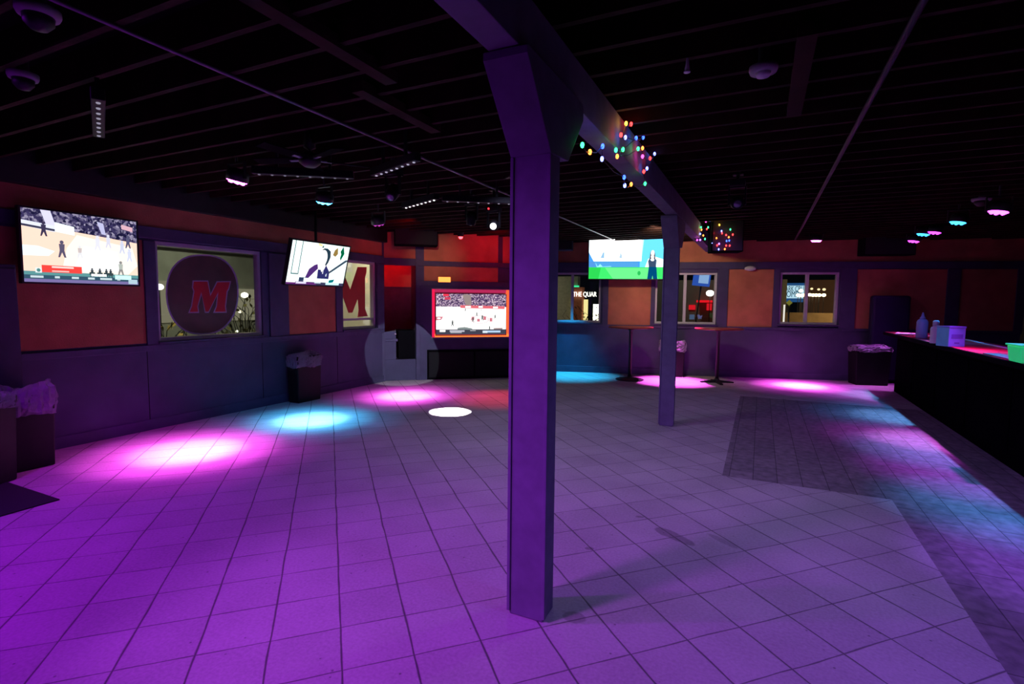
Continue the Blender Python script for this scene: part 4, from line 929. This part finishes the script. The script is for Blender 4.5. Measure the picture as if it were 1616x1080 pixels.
for i, (px, py, X, r, c, s, lb) in enumerate(((251.5, 453, -14, .1, (1, .92, .85), 4, 'white street lamp at the near edge of the square window'), (386, 466, -15, .11, (1, .95, .75), 5, 'warm white street lamp at the right side of the square window'), (379, 492, -13, .05, (1, .9, .6), 3, 'small lamp low on the right of the square window'), (322, 524, -12, .045, (1, .95, .6), 4, 'small lamp low behind the decal in the square window'), (374, 523, -12, .035, (1, 1, .7), 3, 'tiny lamp beside the decal foot in the square window'))):
    lamp('street_lamp', lb, through(px, py, X=X), r, c, s, 'lamps beyond the square window')
def bush(name, label, c, r, mat, seed, n=260, leaf=.07):
    rnd = random.Random(seed); mb = MB()
    for _ in range(n):
        v = Vector((rnd.gauss(0, 1), rnd.gauss(0, 1), rnd.gauss(0, 1))).normalized()*rnd.uniform(.3, 1)
        p = Vector((v.x*r[0], v.y*r[1], abs(v.z)*r[2])); q = Matrix.Rotation(rnd.uniform(0, 6.3), 4, Vector((rnd.random(), rnd.random(), rnd.random()+.1)))
        mb.add([p+q @ Vector(w) for w in ((-leaf, 0, 0), (0, -leaf*.45, 0), (leaf, 0, 0), (0, leaf*.45, 0))], [(0, 1, 2, 3)])
    t = empty(name, label, 'bush', c); mb.build('foliage', mat, t)
    mb = MB()
    for k in range(34):
        a = rnd.uniform(0, 6.28); f = rnd.uniform(.3, 1); l = rnd.uniform(.6, 1.05)
        mb.tube([(0, 0, 0), (r[0]*.3*f*math.cos(a), r[1]*.3*f*math.sin(a), r[2]*.4*l), (r[0]*f*math.cos(a+.4), r[1]*f*math.sin(a+.4), r[2]*.8*l), (r[0]*1.25*f*math.cos(a+.7), r[1]*1.25*f*math.sin(a+.7), r[2]*.95*l)], .007, 4)
    mb.build('branches', BLACK, t)
LEAF = pmat('lit_leaf', (.35, .28, .08), .8, noise=.3); LEAFG = pmat('olive_leaf', (.10, .10, .04), .8, noise=.3)  # yellow leaf colour brightened in place of lamp light on that bush
p = through(262, 520, X=-9.2); bush('bush', 'yellow lit bush at the lower corner of the square window', (p.x, p.y, -.12), (.5, .5, 1.5), LEAF, 5)
p = through(388, 500, X=-9.5); bush('bush', 'dark twiggy bush at the right side of the square window', (p.x, p.y, -.12), (.7, .8, 1.9), LEAFG, 6)
spot('outside_fill_spot', (-8.4, p.y-1.2, 3.6), (-9.4, p.y-1, .8), (1, .9, .5), 260, 150)  # unseen spot added because the foliage came out dark
# beyond the far wall
YB = 27
pa, pb_ = through(880, 450, Y=YB), through(950, 450, Y=YB)
SIGN_W = emat('sign_white', (1, .97, .88), 2.2)
building('building', 'shop with white lettering and a yellow front seen through the window by the column', [('facade', (-17, YB, -.12), (-9.0, YB+.4, 3.0), pmat('shop_facade', (.3, .3, .24), .9, noise=.15)), ('brick_pier', (through(908, 480, Y=YB).x, YB-.4, -.12), (through(922, 480, Y=YB).x, YB, 2.4), pmat('brick_red', (.5, .16, .08), .9, noise=.2)), ('shop_front', (through(928, 480, Y=YB).x, YB-.1, -.1), (-9.3, YB, 1.75), emat('shop_yellow', (1, .85, .35), 1.1)), ('shop_lamp', (through(938, 480, Y=YB).x, YB-.2, .6), (through(947, 480, Y=YB).x, YB-.12, 1.5), emat('shop_white', (1, .97, .75), 4)), ('green_sign', (through(906, 450, Y=YB).x, YB-.2, through(906, 456, Y=YB).z), (through(914, 450, Y=YB).x, YB, through(906, 451, Y=YB).z), emat('green_glow', (.03, .6, .25), 1.6))])
spot('outside_fill_spot', (-13, YB-3.5, 4.6), (-13.5, YB, 1.3), (1, .9, .65), 500, 130)  # unseen spot added to light the shop facade
def text(name, body, loc, size, wide, mat, parent, rz=0., ext=.02):
    cu = bpy.data.curves.new(name, 'FONT'); cu.body = body; cu.size = size; cu.extrude = ext; cu.align_x = 'CENTER'; cu.align_y = 'CENTER'
    tmp = bpy.data.objects.new(name, cu); C.objects.link(tmp)
    me = bpy.data.meshes.new_from_object(tmp.evaluated_get(bpy.context.evaluated_depsgraph_get())); bpy.data.objects.remove(tmp)
    xs = [v.co.x for v in me.vertices]; ys_ = [v.co.y for v in me.vertices]; k = wide/(max(xs)-min(xs)); h = max(ys_)-min(ys_)
    for v in me.vertices: v.co = Vector((v.co.x*k, -v.co.z, v.co.y*size/h))
    me.materials.clear(); me.materials.append(mat)
    o = bpy.data.objects.new(name, me); C.objects.link(o); o.location = Vector(loc)-parent.location; o.rotation_euler = (0, 0, rz); o.parent = parent
    return o
ya = through(904.5, 465, Y=YB-.5); yb = through(941.5, 465, Y=YB-.5)
sg = empty('shop_sign', 'glowing white lettered shop sign through the window by the column', 'sign', ya)
text('lettering', 'THE QUAR', (ya+yb)/2, .30, yb.x-ya.x, SIGN_W, sg)
p = through(925, 506, Y=18); bush('bush', 'leafless bush in front of the lit shop', (p.x, p.y, -.12), (1.3, .6, 1.7), LEAFG, 9, 120)
# W4 view
YC = 24
lb_ = through(1094, 440, Y=YC); rb_ = through(1121, 440, Y=YC)
bs = empty('billboard', 'tilted blue and white lit signboard seen through the window behind the second column', 'sign', (lb_+rb_)/2, (0, math.radians(6), 0))
wd_ = (rb_-lb_).length
MB().box((-wd_/2, -.1, -.32), (wd_/2, .1, .32)).build('board', emat('board_blue', (.03, .10, .5), .9), bs)
MB().box((-wd_/2+.25, -.13, -.2), (wd_/2-.05, -.1, .22)).build('panel', emat('board_pale', (.3, .5, .85), .9), bs)
MB().cyl((0, .15, -.2), (0, .15, -3.2), .03).build('post', BLACK, bs)
building('building', 'dim grey building seen through the window behind the second column', [('facade', (-7.5, YC+2, -.12), (1.0, YC+2.4, 2.7), pmat('grey_facade', (.16, .15, .12), .9)), ('canopy', (through(1101, 476, Y=YC+1.5).x, YC+1, through(1101, 477.5, Y=YC+1.5).z), (through(1123, 476, Y=YC+1.5).x, YC+2, through(1101, 474, Y=YC+1.5).z), emat('canopy_red', (.9, .01, .02), 1.)), ('red_panel', (through(1087, 485, Y=YC+1.9).x, YC+1.9, through(1087, 489, Y=YC+1.9).z), (through(1097, 485, Y=YC+1.9).x, YC+2, through(1087, 481.5, Y=YC+1.9).z), emat('panel_red', (.7, .01, .02), 1.)), ('red_curtain', (through(1115, 485, Y=YC+1.9).x, YC+1.9, through(1115, 490, Y=YC+1.9).z), (through(1123, 485, Y=YC+1.9).x, YC+2, through(1115, 479, Y=YC+1.9).z), MATS['panel_red'])])
lamp('street_lamp', 'big white glowing lamp through the window behind the second column', through(1120.5, 463, Y=22), .15, (1, .98, .92), 6)
spot('outside_fill_spot', (-3, YC-2, 4.5), (-3.5, YC+2, 1.5), (1, .95, .8), 140, 120)  # unseen spot added to light the grey building
for px, lb, c in ((1092, 'small square blue sticker low on the window behind the second column', (.12, .34, .55)), (1104.5, 'small ragged blue sticker low on the window behind the second column', (.2, .35, .75))):
    u, z = BW.px(px, 500.5, -.07); t = empty('sticker', lb, 'sticker', BW.P(u, -.074, z), (0, 0, ang))
    s_ = .055
    poly = [(-s_, -s_), (s_, -s_), (s_, s_), (-s_, s_)] if px < 1100 else [(-s_, s_*.9), (-s_*.3, s_), (s_*.2, s_*.4), (s_, s_*.8), (s_*.6, -s_*.3), (s_*.7, -s_), (s_*.1, -s_*.6), (-s_*.5, -s_), (-s_*.8, 0)]
    MB().prism(poly, Matrix.Rotation(PI/2, 4, 'X'), .002).build('sticker_film', pmat('sticker_%d' % px, c, .5, emit=c, estr=.0), t)
# W5 view
YD = 30
a_, b_ = through(1234, 458, Y=YD), through(1270, 458, Y=YD)
bb = empty('billboard', 'pale blue lit billboard with two rows of letters through the window by the bar', 'sign', ((a_.x+b_.x)/2, YD, a_.z), (0, 0, math.radians(4)))
hw_ = (b_.x-a_.x)/2; zt_ = a_.z
def zz(py): return through(1252, py, Y=YD).z-zt_
MB().box((-hw_-.1, .0, zz(477)), (hw_+.1, .3, zz(447))).build('board', emat('bb_blue', (.03, .14, .40), .55), bb)
MB().box((-hw_, -.05, zz(471)), (hw_, .0, zz(451))).build('panel', emat('bb_pale', (.45, .70, .84), 1.15), bb)
text('lettering', 'PARK CRU', bb.location+Vector((0, -.07, zz(456.5))), .28, hw_*1.8, emat('bb_ink', (.05, .16, .26), .4), bb)
text('lettering', 'COMPR', bb.location+Vector((-.05, -.07, zz(465))), .30, hw_*1.7, MATS['bb_ink'], bb)
MB().box((-hw_*.6, .1, zz(520)), (-hw_*.6+.15, .25, zz(477))).box((hw_*.6, .1, zz(520)), (hw_*.6+.15, .25, zz(477))).build('post', BLACK, bb)
k = 0
for px, py, r in ((1264, 459, .085), (1268.5, 466, .085), (1259.5, 466, .085), (1264, 466.5, .085), (1278, 465.5, .085), (1283, 466, .085), (1288, 466, .085), (1293, 466, .085), (1300, 466, .09), (1281, 456, .06), (1292, 457, .06), (1300.5, 457, .07)):
    lamp('street_lamp', None, through(px, py, Y=27), r, (1, .72, .38), 9 if r > .08 else 1.6, 'row of warm lamps through the window by the bar')
for o in [o for o in C.objects if o.name.startswith('street_lamp') and 'label' not in o]: o['label'] = 'warm lamp in the row beyond the window by the bar'
t = empty('road_sign', 'yellow diamond road sign on a post through the window by the bar', 'road sign', through(1245.5, 478, Y=22))
MB().prism([(0, .11), (.11, 0), (0, -.11), (-.11, 0)], Matrix.Rotation(PI/2, 4, 'X'), .02).build('sign_plate', emat('sign_yellow', (.35, .33, .05), .5), t)
MB().cyl((0, .03, .1), (0, .03, -1.6), .03, 8).build('post', GRAYM, t)
p = through(1237.5, 490, Y=21); t = empty('bollard', 'white upright post through the window by the bar', 'post', (p.x, p.y, -.12))
MB().cyl((0, 0, 0), (0, 0, through(1237.5, 481, Y=21).z+.12), .028, 10).build('post_body', emat('bollard_glow', (1, .95, .85), 1.), t)  # post glows by itself in place of light falling on it
building('building', 'dark brown building with a row of lamps through the window by the bar', [('facade', (through(1275, 470, Y=32).x, 32, -.12), (12, 32.4, 2.9), pmat('brown_facade', (.16, .09, .06), .9)), ('low_wall', (-1.5, 25, -.12), (9, 25.3, through(1275, 494, Y=25).z), pmat('tan_wall', (.3, .2, .1), .9, noise=.4, nscale=1.5))])
spot('outside_fill_spot', (4, 22.5, 3.5), (5, 27, .0), (1, .7, .35), 800, 150)  # unseen spot added to light the ground and low wall

# ------------------------------------------------------------------ washes over the near floor and added fill spots
spot('wash_or_fill_spot', (-4.6, .4, 2.95), (-3.4, 1.6, 0), (.40, .006, 1), 520, 130, 1., .08)
spot('wash_or_fill_spot', (-3.3, -.9, 2.95), (-1.5, 2.0, .78), (.50, .075, 1), 1020, 56, 1., .3)
spot('wash_or_fill_spot', (1.7, 2.2, 2.95), (1.0, 3.8, 0), (.22, .1, 1), 200, 130, 1., .1)  # added blue fill for the brick side, no fixture
spot('wash_or_fill_spot', (-2.6, 5.2, 2.95), (-1.8, 6.0, 0), (.52, .48, .85), 100, 150, 1., .1)  # added grey fill standing in for LED bar and screen light
spot('wash_or_fill_spot', (.3, 4.6, 2.95), (.0, 4.2, 0), (.75, .75, .9), 36, 140, 1., .1)  # added grey fill for the column's right face
spot('wash_or_fill_spot', (-.3, 8.8, 2.95), (-.3, 8.8, 0), (.4, .2, .85), 40, 140, 1., .1)  # added violet fill over the far floor
spot('wash_or_fill_spot', (-1.8, 9.4, 2.9), BW.P(3.8, 0, 1.7), (1, .78, .6), 145, 100, 1., .1)  # added warm fill to brighten the far wall's orange panels
# ------------------------------------------------------------------ world, camera, view
w = bpy.data.worlds.new('night'); bpy.context.scene.world = w; w.use_nodes = True
w.node_tree.nodes['Background'].inputs[0].default_value = (.10, .13, .2, 1); w.node_tree.nodes['Background'].inputs[1].default_value = .012
cam = bpy.data.cameras.new('camera'); co = bpy.data.objects.new('camera', cam); C.objects.link(co)
cam.sensor_width = 36; cam.lens = F/1616*36; cam.clip_end = 200
co.matrix_world = frame_M(EYE, RT, UP, -FW)
sc_ = bpy.context.scene; sc_.camera = co
sc_.view_settings.view_transform = 'Standard'; sc_.view_settings.look = 'None'; sc_.view_settings.exposure = 0; sc_.view_settings.gamma = 1
sc_.cycles.sample_clamp_indirect = 4; sc_.cycles.max_bounces = 6
